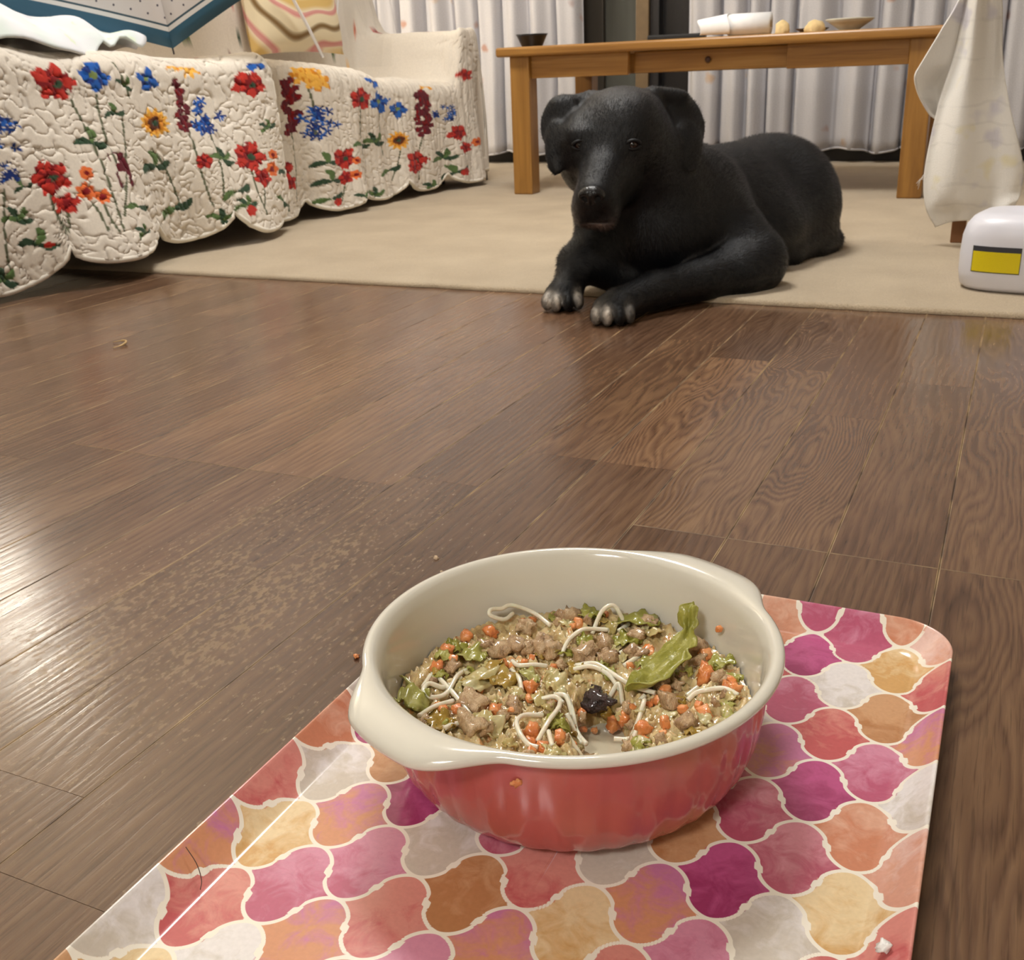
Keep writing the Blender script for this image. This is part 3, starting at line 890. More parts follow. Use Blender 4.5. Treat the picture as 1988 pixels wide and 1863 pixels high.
tp('apron', (-1.27, TY1 - .06, .322), (-.272, TY1 - .04, .381), M_pine)
tp('apron', (-1.31, 2.91, .322), (-1.288, TY1 - .075, .381), M_pine)
tp('apron', (-.254, 2.91, .322), (-.232, TY1 - .075, .381), M_pine)
dr = tp('drawer', (-.98, 2.905, .326), (-.57, 3.2, .379), M_pine)
lathe('knob', [(0.0005, -.010), (.006, -.010), (.008, -.007), (.006, -.003), (.004, 0), (.004, .004)], plain('dark_knob', lin(70, 40, 26), .5), dr, 20)
k = [c for c in dr.children][0]; k.rotation_euler = (R_(-90), 0, 0); k.location = (-.775 + .77, 2.905 - 3.1 , .352)
tag(tb, 'low honey pine table standing in front of the curtains', 'table')

# ---- things on the table
ZT = .4052
M_black = plain('black_ceramic', lin(26, 26, 30), 0.3, 0.5)
o = lathe('small_black_dish', [(.0005, 0), (.028, 0), (.03, .003), (.042, .028), (.046, .034), (.043, .034), (.037, .024), (.026, .008), (.0005, .006)], M_black, None, 40)
o.location = (-1.30, 2.95, ZT); tag(o, 'small black dish at the left end of the table', 'dish')
M_paper = plain('white_tissue_paper', lin(240, 240, 240), 0.85, 0.2, 0.02, 60)
pr = empty('paper_roll', (-.70, 2.93, ZT))
V, F = tube_arrays([(-.03, 0, .027), (.0, 0, .027), (.078, 0, .027)], [.026, .027, .027], 36)
mesh('roll', V, F, M_paper, pr)
V, F = tube_arrays([(.0775, 0, .027), (.0795, 0, .027)], .009, 20); mesh('core', V, F, plain('cardboard', lin(186, 168, 140), .8), pr)
nn1, nn2 = 26, 18
A, B = np.meshgrid(np.linspace(0, 1, nn1), np.linspace(0, 1, nn2), indexing='ij')
xx = -.105 + .08 * A + .006 * np.sin(B * 9); ang = (-.35 + 1.25 * B) * np.pi
arch = .028 * np.cos(ang * .0) ; rad_ = .030 * (1 - .25 * (1 - A))
yy = -np.sin(ang - .5) * rad_; zz = .026 + np.cos(ang - .5) * rad_ * .95 - .004 * (1 - A)
zz = np.maximum(zz, .001)
o = mesh('loose_sheet', np.stack([xx, yy, zz], -1).reshape(-1, 3), grid_faces(nn1, nn2), M_paper, pr)
md = o.modifiers.new('thickness', 'SOLIDIFY'); md.thickness = .0015
tag(pr, 'white paper roll with a crumpled loose end lying on the table', 'paper roll')

def lump(name, loc, size, mat, seed, amp=.18, freq=1.6, sub=3, flat=False, parent=None, rot=(0, 0, 0), square=0.0):
    me = bpy.data.meshes.new(name); bm = bmesh.new()
    bmesh.ops.create_icosphere(bm, subdivisions=sub, radius=1.0)
    co = np.array([v.co[:] for v in bm.verts])
    if square: co = np.sign(co) * abs(co) ** (1 - square); co = co / np.maximum(np.linalg.norm(co, axis=1)[:, None], 1e-6) * (np.linalg.norm(co, axis=1)[:, None] * .5 + .5 * np.linalg.norm(co, axis=1).max() * 0 + .5)
    nz = 1 + amp * vnoise(co[:, 0] * freq + seed, co[:, 1] * freq, co[:, 2] * freq) + amp * .4 * vnoise(co[:, 0] * freq * 3, co[:, 1] * freq * 3 + seed, co[:, 2] * freq * 3)
    co = co * nz[:, None] * np.array(size)
    if flat: co[:, 2] = np.maximum(co[:, 2], -size[2] * .35)
    for v, c in zip(bm.verts, co): v.co = c
    bm.to_mesh(me); bm.free()
    for p_ in me.polygons: p_.use_smooth = True
    o = link(name, me, mat, parent); o.location = loc; o.rotation_euler = rot
    return o
M_bread = plain('pale_bread', lin(216, 190, 140), 0.8, 0.3, 0.14, 70)
o = lump('bread_piece', (-.585, 2.90, ZT + .0075), (.019, .015, .024), M_bread, 3.0, .2, 1.6, 3, True); tag(o, 'pale yellow bread piece next to the white paper roll', 'bread')
o = lump('bread_piece', (-.505, 2.90, ZT + .0072), (.024, .016, .021), M_bread, 8.0, .2, 1.6, 3, True); tag(o, 'pale yellow bread piece beside the shallow grey dish', 'bread')
o = lathe('shallow_grey_dish', [(.0005, 0), (.022, 0), (.024, .004), (.05, .022), (.062, .030), (.060, .032), (.046, .024), (.02, .008), (.0005, .007)], plain('celadon', lin(196, 192, 176), .35, .5, .05, 40), None, 44)
o.location = (-.445, 3.06, ZT); tag(o, 'shallow pale grey dish at the right of the table', 'dish')
o = lathe('dark_saucer', [(.0005, 0), (.022, 0), (.042, .012), (.044, .014), (.04, .014), (.0005, .004)], plain('brown_glaze', lin(66, 52, 44), .35), None, 40)
o.location = (-.545, 3.09, ZT); tag(o, 'small dark brown saucer between the two bread pieces', 'saucer')
o = box('remote_control', (-.08, -.02, 0), (.08, .02, .016), plain('black_plastic', lin(24, 24, 26), .4), None, .005, 3)
o.location = (-.905, 3.05, ZT); o.rotation_euler = (0, 0, R_(8)); tag(o, 'flat black remote control left of the paper roll', 'remote control')

# ================================================================== TOWEL AND ITS STAND
M_stand = plain('brown_stand_wood', lin(124, 82, 48), 0.5, 0.4, 0.15, 18)
st = empty('wooden_towel_stand', (-.09, 2.175, 0))
box('post', (-.0125, -.0125, .0085), (.0125, .0125, 1.15), M_stand, st, .002)
box('post', (.5275, -.0125, .0085), (.5525, .0125, 1.15), M_stand, st, .002)
box('top_rail', (-.03, -.014, 1.15), (.57, .014, 1.178), M_stand, st, .003)
tube('back_strut', [(0, .0, 1.10), (0, .2, .56), (0, .42, .019)], .011, M_stand, st, 8)
tube('back_strut', [(.54, .0, 1.10), (.54, .2, .56), (.54, .42, .019)], .011, M_stand, st, 8)
tube('peg', [(0, -.012, .70), (0, -.045, .705), (0, -.06, .72)], .006, M_stand, st, 8)
tag(st, 'slim brown wooden stand behind the hanging towel', 'stand')

t = NT('printed_terry', Roughness=0.95)
t.b.inputs['Specular IOR Level'].default_value = 0.1
po = t.coord('Object'); f = t.noise(po, 16.0, 2.0); f2 = t.noise(t.coord('Object', (1, 1, 1), (0, 0, 0), (7, 2, 5)), 14.0, 2.0)
w = t.n('TexWave', Vector=t.coord('Object'), Scale=9.0, Distortion=6.0, wave_type='RINGS').outputs['Fac']
c = t.mix(t.range(f, .60, .68, 0, .5), lin(234, 230, 224), lin(226, 214, 160))
c = t.mix(t.range(f2, .61, .69, 0, .55), c, lin(196, 192, 208))
c = t.mix(t.math('MULTIPLY', t.range(w, .93, .99, 0, .18), t.range(f2, .45, .55)), c, lin(186, 182, 178))
t.put(t.b.inputs['Base Color'], c)
pile = t.noise(t.coord('Object'), 600.0, 3.0, .7); t.bump(pile, .7, .002)
M_terry = t.m
tw = empty('hanging_towel', (-.09, 2.1, 0))
zz = [.70, .60, .50, .425, .34, .26, .155, .10, .065]
lf = [-.094, -.106, -.116, -.121, -.128, -.145, -.157, -.150, -.128]
rt_ = [-.084, -.078, -.070, -.062, -.050, -.030, .004, .008, .0]
n, m = 90, 60
tt = np.linspace(0, 1, n); key = np.linspace(0, 1, len(zz))
dense = catmull(np.c_[zz, lf, rt_], n)
A = np.linspace(0, 1, m)
U = dense[:, 1:2] * (1 - A) + dense[:, 2:3] * A
Zc = np.repeat(dense[:, :1], m, 1)
slant = sstep(.55, 1.0, tt)[:, None]
Zc = Zc + slant * (-.022 * (1 - A) ** 1 + .018 * A ** 2 + .006 * np.sin(A * 6))[None, :]
fold = .016 * np.sin(A * 8.0 + 1.2 + tt[:, None] * 1.5) * (1 - .35 * tt[:, None]) + .012 * vnoise(A[None] * 5 + tt[:, None] * 2, tt[:, None] * 4 + 0 * A) + .012 * sstep(.86, .95, tt)[:, None] * np.sin(A * 5)
Vv = 2.115 + fold - .03 * np.sin(tt * 2.4)[:, None] * np.sin(A * np.pi)
P = np.stack([U + .09, Vv - 2.1, Zc], -1).reshape(-1, 3)
o = mesh('towel_cloth', P, grid_faces(n, m), M_terry, tw); md = o.modifiers.new('thickness', 'SOLIDIFY'); md.thickness = .004
ou = catmull(np.array([(-.10, .56), (-.122, .44), (-.152, .378), (-.180, .325), (-.187, .305), (-.180, .278), (-.160, .247), (-.146, .235)]), 50)
inn = catmull(np.array([(-.095, .56), (-.112, .44), (-.12, .37), (-.126, .335), (-.129, .32), (-.132, .30), (-.137, .27), (-.142, .232)]), 50)
A = np.linspace(0, 1, 22)
P = np.zeros((50, 22, 3))
for d in range(2): P[..., (0, 2)[d]] = ou[:, d:d + 1] * (1 - A) + inn[:, d:d + 1] * A
P[..., 1] = 2.125 + .014 * np.sin(A * np.pi)[None, :] * sstep(.4, .8, np.linspace(0, 1, 50))[:, None] * 1.6 - .018 * (1 - A)[None, :] * (1 - sstep(.55, .75, np.linspace(0, 1, 50)))[:, None]
P[..., 0] += .09; P[..., 1] -= 2.1
o = mesh('folded_corner', P.reshape(-1, 3), grid_faces(50, 22), M_terry, tw); md = o.modifiers.new('thickness', 'SOLIDIFY'); md.thickness = .004
for i, (a, b) in enumerate([((-.154, .135), (-.166, .118)), ((-.155, .14), (-.164, .112)), ((-.153, .13), (-.168, .122))]):
    tube('frayed_thread', [(a[0] + .09, .012, a[1]), ((a[0] + b[0]) / 2 + .088, .010, (a[1] + b[1]) / 2 + .003), (b[0] + .09, .008, b[1])], .0005, M_terry, tw, 5)
tag(tw, 'white towel with faint yellow and lavender print hanging at the right', 'towel')

# ================================================================== WHITE PLASTIC CONTAINER
M_jug = plain('white_polythene', lin(222, 222, 232), 0.35, 0.5, 0.02, 20)
jg = empty('plastic_container', (.030, 1.765, .0085), R_(-9))
prof = [(.0, .80), (.002, .90), (.008, .965), (.025, .995), (.05, 1.0), (.078, .985), (.094, .94), (.104, .86), (.110, .74), (.112, .60), (.112, .30), (.112, .02)]
an = np.linspace(0, 2 * np.pi, 96, endpoint=False)
sup = lambda a, n_: np.sign(a) * np.abs(a) ** (2 / n_)
V = []
for z, s in prof:
    for a in an: V.append((.094 * s * sup(math.cos(a), 3.4), .082 * s * sup(math.sin(a), 3.4), z))
mesh('body', V, grid_faces(len(prof), 96, wrap_m=True), M_jug, jg)
lathe('collar', [(.046, .110), (.046, .122), (.049, .124), (.049, .128), (.044, .129), (.040, .124), (.040, .114), (.0005, .114)], M_jug, jg, 48, (.030, .012, 0))
t = NT('warning_label', Roughness=0.35)
gy = t.n('SeparateXYZ', t.t.nodes.new('ShaderNodeTexCoord').outputs['Generated']).outputs
tx = t.noise(t.coord('Generated', (60, 1, 22)), 1.0, 3.0, .7)
yel = t.mix(t.range(tx, .60, .68, 0, .35), lin(224, 204, 20), lin(150, 128, 20))
c = t.mix(t.math('GREATER_THAN', gy[2], .80), yel, lin(56, 58, 66))
rim = t.math('GREATER_THAN', t.math('ABSOLUTE', t.math('SUBTRACT', gy[0], .5)), .487)
c = t.mix(rim, c, lin(70, 68, 40)); c = t.mix(t.math('LESS_THAN', gy[2], .035), c, lin(70, 68, 40))
t.put(t.b.inputs['Base Color'], c)
V = []
for a in np.linspace(0, 1, 14):
    x = -.067 + .068 * a
    y = -.082 * (1 - (abs(x) / .094) ** 3.4) ** (1 / 3.4) - .0008
    for b in np.linspace(0, 1, 6): V.append((x, y * (1.0 - .004 * b), .030 + .038 * b))
mesh('label_sticker', V, grid_faces(14, 6), t.m, jg)
tag(jg, 'squat white plastic container with a yellow label at the right edge', 'container')

# ================================================================== TRAY WITH PRINTED LATTICE
TU0, TU1, TV0, TV1 = -.311, -.001, .170, .613
tcx, tcy = (TU0 + TU1) / 2, (TV0 + TV1) / 2
def rring(d, rc=.034):
    a, b = (TU1 - TU0) / 2 - d, (TV1 - TV0) / 2 - d; r = max(rc - d, .0006)
    r = min(r, a - 1e-5, b - 1e-5) if a > .001 else .0004
    pts = []
    ns, nl, nc = 240, 350, 26
    def seg(p, q, n): return [(p[0] + (q[0] - p[0]) * i / n, p[1] + (q[1] - p[1]) * i / n) for i in range(n)]
    def arc(cx, cy, a0, n): return [(cx + r * math.cos(a0 + math.pi / 2 * i / n), cy + r * math.sin(a0 + math.pi / 2 * i / n)) for i in range(n)]
    pts += seg((-a + r, -b), (a - r, -b), ns) + arc(a - r, -b + r, -math.pi / 2, nc)
    pts += seg((a, -b + r), (a, b - r), nl) + arc(a - r, b - r, 0, nc)
    pts += seg((a - r, b), (-a + r, b), ns) + arc(-a + r, b - r, math.pi / 2, nc)
    pts += seg((-a, b - r), (-a, -b + r), nl) + arc(-a + r, -b + r, math.pi, nc)
    return np.array(pts)
RIM = .019
def rimz(d):
    return .0045 + .0135 * (1 - sstep(0, RIM, d)) ** 1.0 * 1.0 if d < RIM else .0045
rings, zs = [], []
# underside first, then lip, then upper face inwards
for d, z in [(.05, .0004), (.024, .0004), (.019, .001), (.006, .0115), (.0012, .0152), (.0002, .0168), (0.0, .0178)]:
    rings.append(rring(d)); zs.append(z)
ds = np.concatenate([[.0006, .0014, .0026], np.arange(.004, .1545, .0012)])
for d in ds:
    z = .0186 if d < .0012 else (.0184 if d < .002 else .0045 + .0137 * (1 - np.clip((d - .0016) / RIM, 0, 1)) ** 1.35)
    rings.append(rring(d)); zs.append(float(z))
npt = len(rings[0])
V = np.concatenate([np.c_[r, np.full(npt, z)] for r, z in zip(rings, zs)])
Uw, Vw = V[:, 0] + tcx, V[:, 1] + tcy
# lattice of pointed lantern tiles
PW = .051
gi = (Uw + .030) / (PW / 2); gj = (Vw - .469) / (PW / 2)
def cellof(gi, gj):
    best = np.full(gi.shape, 9.0); ci = np.zeros(gi.shape, int); cj = np.zeros(gi.shape, int); dist = np.full(gi.shape, 9.0)
    i0 = np.floor(gi).astype(int); j0 = np.floor(gj).astype(int)
    return i0, j0
def border(gi, gj):
    """signed side of the wavy border inside each half-cell square; returns owner cell and distance"""
    i0 = np.floor(gi).astype(int); j0 = np.floor(gj).astype(int)
    x = gi - i0; y = gj - j0
    par = (i0 + j0) % 2          # 0: owner corner at (i0,j0) and (i0+1,j0+1)
    xx = np.where(par == 0, x, 1 - x)       # owner A at xx=0,y=0
    # S-shaped border: quarter of a round lobe, then its mirror image, through (.5, .5)
    pw = 1.75
    q1 = ((2 * xx) ** pw + np.maximum(2 * (y - .5), 0) ** pw) ** (1 / pw) - 1
    q4 = 1 - ((2 * (1 - xx)) ** pw + np.maximum(2 * (.5 - y), 0) ** pw) ** (1 / pw)
    cd = np.hypot(xx - .5, y - .5)
    g = np.where(xx < .5, np.where(y >= .5, q1 * .5, -cd), np.where(y < .5, q4 * .5, cd))
    # small pointed nub where the two lobes meet
    nub = np.abs((xx - .5) * .80 + (y - .5) * .6) * 1.0 + np.abs((xx - .5) * -.6 + (y - .5) * .80) * .5 - .045
    inA = g < 0
    ci = np.where(par == 0, np.where(inA, i0, i0 + 1), np.where(inA, i0 + 1, i0))
    cj = np.where(inA, j0, j0 + 1)
    return ci, cj, np.minimum(np.abs(g), np.maximum(nub, 0) + .0) * PW / 2
ci, cj, dist = border(gi, gj)
TC = {n: (lin(*a), lin(*b)) for n, (a, b) in dict(magenta=((172, 36, 104), (206, 70, 138)), pink=((206, 84, 122), (228, 140, 168)), rose=((196, 74, 104), (226, 136, 150)),
      coral=((212, 84, 84), (232, 142, 122)), orange=((222, 136, 86), (238, 178, 138)), amber=((196, 130, 62), (220, 164, 102)), yellow=((226, 172, 78), (244, 216, 152)),
      cream=((212, 202, 178), (240, 236, 226)), mix=((228, 150, 92), (214, 118, 164)), peach=((230, 162, 126), (240, 196, 176))).items()}
KN = {(0, 2): 'amber', (-1, 1): 'coral', (-1, -1): 'magenta', (0, 0): 'pink', (-1, 3): 'cream', (0, 4): 'yellow', (-2, 4): 'magenta', (-1, 5): 'pink', (0, -4): 'yellow', (-1, -3): 'rose', (0, -2): 'orange',
      (-2, -4): 'magenta', (-1, -5): 'cream', (1, 3): 'coral', (1, 1): 'mix', (1, -1): 'cream', (1, -3): 'peach', (1, -5): 'coral', (1, 5): 'peach', (0, 6): 'orange', (-2, 6): 'pink', (-3, 5): 'orange', (-2, 2): 'pink', (-2, 0): 'mix', (-2, -2): 'rose', (-3, -3): 'amber',
      (-3, -5): 'mix', (-4, -4): 'cream', (-5, -5): 'coral', (-6, -6): 'amber', (-4, -6): 'yellow', (-2, -6): 'pink', (-5, -7): 'mix', (-7, -7): 'coral', (-6, -8): 'pink', (-8, -8): 'mix', (-9, -9): 'cream', (-10, -8): 'coral', (-11, -9): 'cream', (-11, -7): 'mix', (-10, -6): 'yellow', (-9, -7): 'pink',
      (-8, -6): 'pink', (-7, -5): 'cream', (-9, -5): 'mix', (-8, -4): 'magenta', (-9, -3): 'amber', (-10, -4): 'cream', (-11, -5): 'coral', (-11, -3): 'orange', (-10, -2): 'magenta', (-11, -1): 'cream', (0, -6): 'coral', (-1, -7): 'coral', (-3, 3): 'coral', (-3, 7): 'peach', (-6, -4): 'rose', (-5, -3): 'orange'}
def soft(c):
    g = .3 * c[0] + .5 * c[1] + .2 * c[2]
    return np.array([.90 * (x * .81 + g * .19) * k for x, k in zip(c[:3], (1.0, .985, 1.06))])
crg = random.Random(5); names = list(TC)
CA = np.zeros((len(V), 3)); CB = np.zeros((len(V), 3))
for key in set(zip(ci.tolist(), cj.tolist())):
    nm = KN.get(key) or crg.choice(names)
    msk = (ci == key[0]) & (cj == key[1]); CA[msk] = soft(TC[nm][0]); CB[msk] = soft(TC[nm][1])
ph = ((gj - cj) * .35 + .5 + .25 * np.sin(ci * 2.1 + cj * 1.3))
t = NT('printed_melamine', Roughness=0.2)
ca = t.attr('tile_a').outputs['Color']; cb = t.attr('tile_b').outputs['Color']
po = t.coord('Position')
n1 = t.noise(po, 75.0, 4.0, .6, .8); n2 = t.noise(po, 420.0, 2.0)
fac = t.range(t.math('ADD', n1, t.math('MULTIPLY', t.math('SUBTRACT', t.attr('grad').outputs['Fac'], .5), .55)), .34, .66)
c = t.mix(fac, ca, cb)
sh = t.range(n2, .3, .7, .96, 1.04); c = t.mix(1.0, c, t.n('CombineXYZ', sh, sh, sh).outputs[0], 'MULTIPLY')
ln = t.range(t.attr('line').outputs['Fac'], .00085, .00115, 1.0, 0.0)
c = t.mix(ln, c, lin(240, 234, 220))
under = t.math('LESS_THAN', t.n('SeparateXYZ', t.t.nodes.new('ShaderNodeNewGeometry').outputs['Normal']).outputs[2], -.2)
c = t.mix(under, c, lin(226, 160, 140))
t.put(t.b.inputs['Base Color'], c)
t.set(t.b, Coat_Weight=.35, Coat_Roughness=.08)
F = grid_faces(len(rings), npt, wrap_m=True)
F = np.vstack([F])
b0 = (len(rings) - 1) * npt
tray = mesh('serving_tray', V, F, t.m, None, cols={'tile_a': CA, 'tile_b': CB}, floats={'line': dist, 'grad': ph})
# close the thin centre slit and the foot
bm = bmesh.new(); bm.from_mesh(tray.data)
be = [e for e in bm.edges if e.is_boundary]
bmesh.ops.holes_fill(bm, edges=be, sides=0); bm.normal_update(); bm.to_mesh(tray.data); bm.free()
tray.location = (tcx, tcy, 0)
tag(tray, 'pink and orange melamine tray printed with lantern shaped tiles', 'tray')

# ================================================================== BOWL
BX, BY = -.177, .429
bowl = empty('casserole_bowl', (BX, BY, .0045), 0)
M_glaze = NT('ivory_glaze', Base_Color=lin(218, 214, 202), Roughness=.12); M_glaze.set(M_glaze.b, Coat_Weight=.4, Coat_Roughness=.04); M_glaze = M_glaze.m
t = NT('pink_glaze', Roughness=.24); t.set(t.b, Coat_Weight=.4, Coat_Roughness=.05)
f = t.noise(t.coord('Object'), 14.0, 2.0)
t.put(t.b.inputs['Base Color'], t.ramp(f, [(.3, lin(170, 78, 74)), (.7, lin(184, 94, 88))])); M_pink = t.m
NK = 360
an = np.linspace(0, 2 * np.pi, NK, endpoint=False)
def hb(a):
    out = np.zeros_like(a)
    for c in (R_(66), R_(-113.5)):
        d = np.abs((a - c + np.pi) % (2 * np.pi) - np.pi)
        out = np.maximum(out, sstep(R_(31), R_(9), d))
    return out
HB = hb(an)
white = [(.0978, .0642, 0, 0), (.0992, .0646, .05, 0), (.1012, .0650, .40, -.002), (.1034, .0656, .84, -.0036), (.1046, .0665, 1, -.0040), (.1051, .0678, 1, -.0040), (.1047, .0692, .98, -.0034), (.1036, .0702, .88, -.0022), (.1020, .0706, .62, -.0008), (.1006, .0704, .25, 0),
         (.0992, .0694, .04, 0), (.0976, .0672, 0, 0), (.0958, .061, 0, 0), (.0946, .049, 0, 0), (.0930, .036, 0, 0), (.0908, .024, 0, 0), (.0855, .0145, 0, 0), (.079, .0088, 0, 0), (.068, .0066, 0, 0), (.045, .006, 0, 0), (.02, .006, 0, 0), (.0004, .006, 0, 0)]
V = []
for r, z, w, dz in white:
    rr2 = r + .0160 * HB * w
    V.append(np.stack([rr2 * np.cos(an), rr2 * np.sin(an), z + dz * HB], -1))
mesh('inner_glaze', np.concatenate(V), grid_faces(len(white), NK, wrap_m=True), M_glaze, bowl)
pink = [(.0984, .0646), (.0983, .058), (.0974, .046), (.0964, .036), (.0945, .026), (.0912, .0165), (.0865, .009), (.082, .0045), (.0775, .002), (.075, .0008), (.072, .0004), (.068, .002), (.0004, .002)]
V = []
for i, (r, z) in enumerate(pink):
    fl = .0009 * np.abs(np.cos(an * 20)) * float(sstep(.058, .040, z)) * (1 if z > .001 else 0)
    rr2 = r - .0006 + fl
    V.append(np.stack([rr2 * np.cos(an), rr2 * np.sin(an), np.full(NK, z)], -1))
mesh('fluted_body', np.concatenate(V), grid_faces(len(pink), NK, wrap_m=True)[:, ::-1], M_pink, bowl)
tag(bowl, 'round pink fluted bowl with ivory inside and two tab handles on the tray', 'bowl')

# ================================================================== FOOD IN THE BOWL
NOODLES = [[(-37.8,60.7),(-50.9,65.8),(-63.4,62.0),(-72.0,60.4),(-74.9,53.4),(-69.9,48.0),(-63.9,53.5),(-61.7,61.1)],[(-64.3,4.8),(-63.1,-7.8),(-61.9,-21.9),(-65.7,-30.5),(-71.6,-28.9),(-72.2,-21.7),(-65.6,-17.2),(-62.2,-5.0)],[(-71.6,-12.3),(-57.9,-20.9),(-43.5,-30.7)],[(-62.6,-49.7),(-61.1,-36.8),(-55.5,-26.6)],[(-7.9,2.4),(-5.2,-6.9),(-4.5,-21.2),(-5.0,-34.4)],[(-12.4,-10.2),(-18.9,-17.4),(-19.4,-26.8),(-13.7,-36.0),(-6.9,-40.6),(-1.6,-40.9)],[(-46.1,25.3),(-40.1,21.0),(-32.1,25.2),(-27.4,30.2)],[(-43.5,18.2),(-35.6,11.0),(-30.3,3.1)],[(-14.0,9.2),(-7.1,8.4),(-0.3,0.9),(9.1,-10.7)],[(-19.7,1.8),(-12.0,4.4),(-6.2,2.2)],[(-23.5,41.9),(-23.2,52.7),(-18.9,61.3),(-13.8,66.5),(-5.7,69.9)],[(-75.3,-23.3),(-77.2,-10.5)],[(-46.8,-52.1),(-46.3,-44.9),(-43.3,-40.4)],[(-2.4,-26.1),(4.3,-37.0)],[(-13.8,65.5),(-11.8,76.5),(-7.0,83.3),(-0.5,82.2)],[(0.5,70.7),(3.6,79.1)],[(-13.0,37.1),(-3.0,39.8),(6.8,36.6),(16.1,31.1),(25.7,29.0),(36.5,25.9)],[(-13.3,33.3),(-3.1,35.7),(7.2,34.0),(15.7,29.2)],[(12.6,44.4),(19.1,52.1)],[(10.9,26.9),(14.9,29.9),(18.9,24.7)],[(55.3,21.5),(58.1,26.1),(64.5,29.1),(72.5,27.7),(80.0,26.1)],[(32.6,19.7),(34.9,11.2),(34.0,2.8),(29.8,-1.9)],[(24.0,-3.5),(30.8,-1.7)],[(32.1,-20.3),(33.4,-9.5),(36.0,1.4)],[(6.5,-24.2),(13.7,-26.3),(19.5,-25.2),(20.7,-18.9)],[(26.3,17.5),(31.7,24.0)],[(-7.8,11.1),(-1.3,3.1),(5.1,-6.0),(12.6,-12.9)],[(-1.8,-3.8),(4.0,-7.4),(10.3,-13.8)],[(7.1,53.5),(12.7,57.5),(18.6,57.2)],[(28.4,-24.3),(31.1,-17.7)],[(53.8,24.8),(57.5,32.1)],[(32.4,-15.4),(38.7,-12.9)]]
CARROTS = [(-67.5,43.0,3.5),(-80.9,14.0,3.5),(-77.2,-4.0,3.7),(-79.0,31.5,3.0),(-61.3,-32.4,2.2),(-51.4,-31.2,2.5),(-34.8,-20.6,3.5),(-28.6,11.8,3.7),(-11.4,-24.6,3.7),(-0.6,-37.4,3.2),(5.0,-28.8,3.2),(-24.6,71.2,3.2),(-24.0,31.8,2.0),(-39.0,26.3,1.7),(-73.7,7.1,2.5),(-7.9,-34.9,2.5),(-12.7,88.9,1.7),(20.5,61.8,3.0),(23.9,56.5,2.5),(58.8,40.7,3.7),(57.1,49.0,3.0),(16.9,15.0,3.5),(22.8,16.6,3.2),(41.1,30.2,3.0),(40.4,20.3,3.0),(40.2,-5.1,3.5),(50.0,-0.6,2.5),(51.4,-7.7,2.0),(54.0,62.1,3.2),(73.7,41.2,2.7),(73.5,32.0,3.0),(78.3,32.8,3.0),(66.6,11.9,3.0),(80.4,41.1,2.2),(55.2,12.7,2.5),(8.4,9.5,1.7),(25.5,-19.3,2.0),(43.6,-15.6,2.2),(62.2,16.9,2.0)]
MEATS = [(-56.4,30.8,5.5),(-50.4,39.9,5.0),(-44.2,39.5,4.0),(-37.4,42.9,5.5),(-29.6,43.8,4.5),(-50.8,54.4,4.2),(-70.2,0.4,3.5),(-46.7,-22.2,5.5),(-38.6,-41.3,5.5),(-29.6,-8.3,3.5),(-33.5,77.0,5.0),(-35.4,49.3,3.5),(-32.3,-39.0,3.5),(-64.5,31.6,3.5),(-11.0,47.0,5.5),(-4.0,59.9,5.0),(1.1,49.2,4.5),(-31.3,79.0,4.5),(16.1,90.0,4.0),(50.1,68.4,5.0),(11.9,70.2,3.7),(47.5,17.9,4.7),(36.5,36.4,4.2),(66.5,39.4,3.5),(59.9,1.6,4.0),(16.2,-16.5,4.0),(36.2,-14.5,3.0),(70.3,38.7,2.5),(13.0,55.0,3.5),(51.4,57.8,3.0),(45.0,36.8,3.0),(19.7,53.9,3.0)]
LEAVES = [(-68.9,19.8,15.0,16.0),(-47.9,6.7,19.9,18.4),(-55.1,-2.0,15.0,20.7),(-72.2,-38.7,14.0,16.0),(-53.7,-45.3,15.0,11.2),(-33.0,18.1,14.0,6.4),(-80.6,20.4,9.0,8.8),(-33.0,-33.1,14.0,10.4),(-83.9,-30.2,3.0,16.0),(-18.0,18.7,10.0,12.8),(9.0,86.1,21.4,16.0),(-20.9,82.8,11.5,9.6),(-16.8,76.6,10.0,7.2),(6.8,64.7,12.0,13.6),(28.9,46.3,13.5,16.0),(78.0,47.0,4.5,15.2),(-14.5,54.7,7.0,12.0),(34.6,55.0,12.0,13.6),(66.2,52.7,12.5,10.4)]
EARS = [(4.1,21.1,14,9),(28.5,34.0,8,6)]
PUDDLE = [(-6.5,7.8),(2.9,9.5),(14.6,10.6),(29.8,13.7),(34.7,2.0),(31.9,-8.0),(31.4,-21.4),(24.6,-19.6),(14.7,-11.2),(4.3,-2.4)]
BIGLEAF = [(38.2,88.4),(34.6,73.3),(35.5,46.6)]
WALLCARROT = (53.1,83.0)

def puddle(x, y):      # 1 inside the cleared patch of broth (mm from the bowl centre)
    p = (x - 19) * .94 + (y + 4) * .35; q = -(x - 19) * .35 + (y + 4) * .94
    d = np.hypot(p / 16.5, q / 34.0) + .10 * vnoise(x * .12, y * .12 + 4)
    return 1 - sstep(.62, 1.25, d)
def surf(x, y):        # food surface height in metres
    r = np.hypot(x, y)
    z = .0285 + .0125 * np.minimum(r / 88, 1.08) ** 2 + .0022 * vnoise(x * .11 + 3, y * .11)
    return z - .0165 * puddle(x, y)
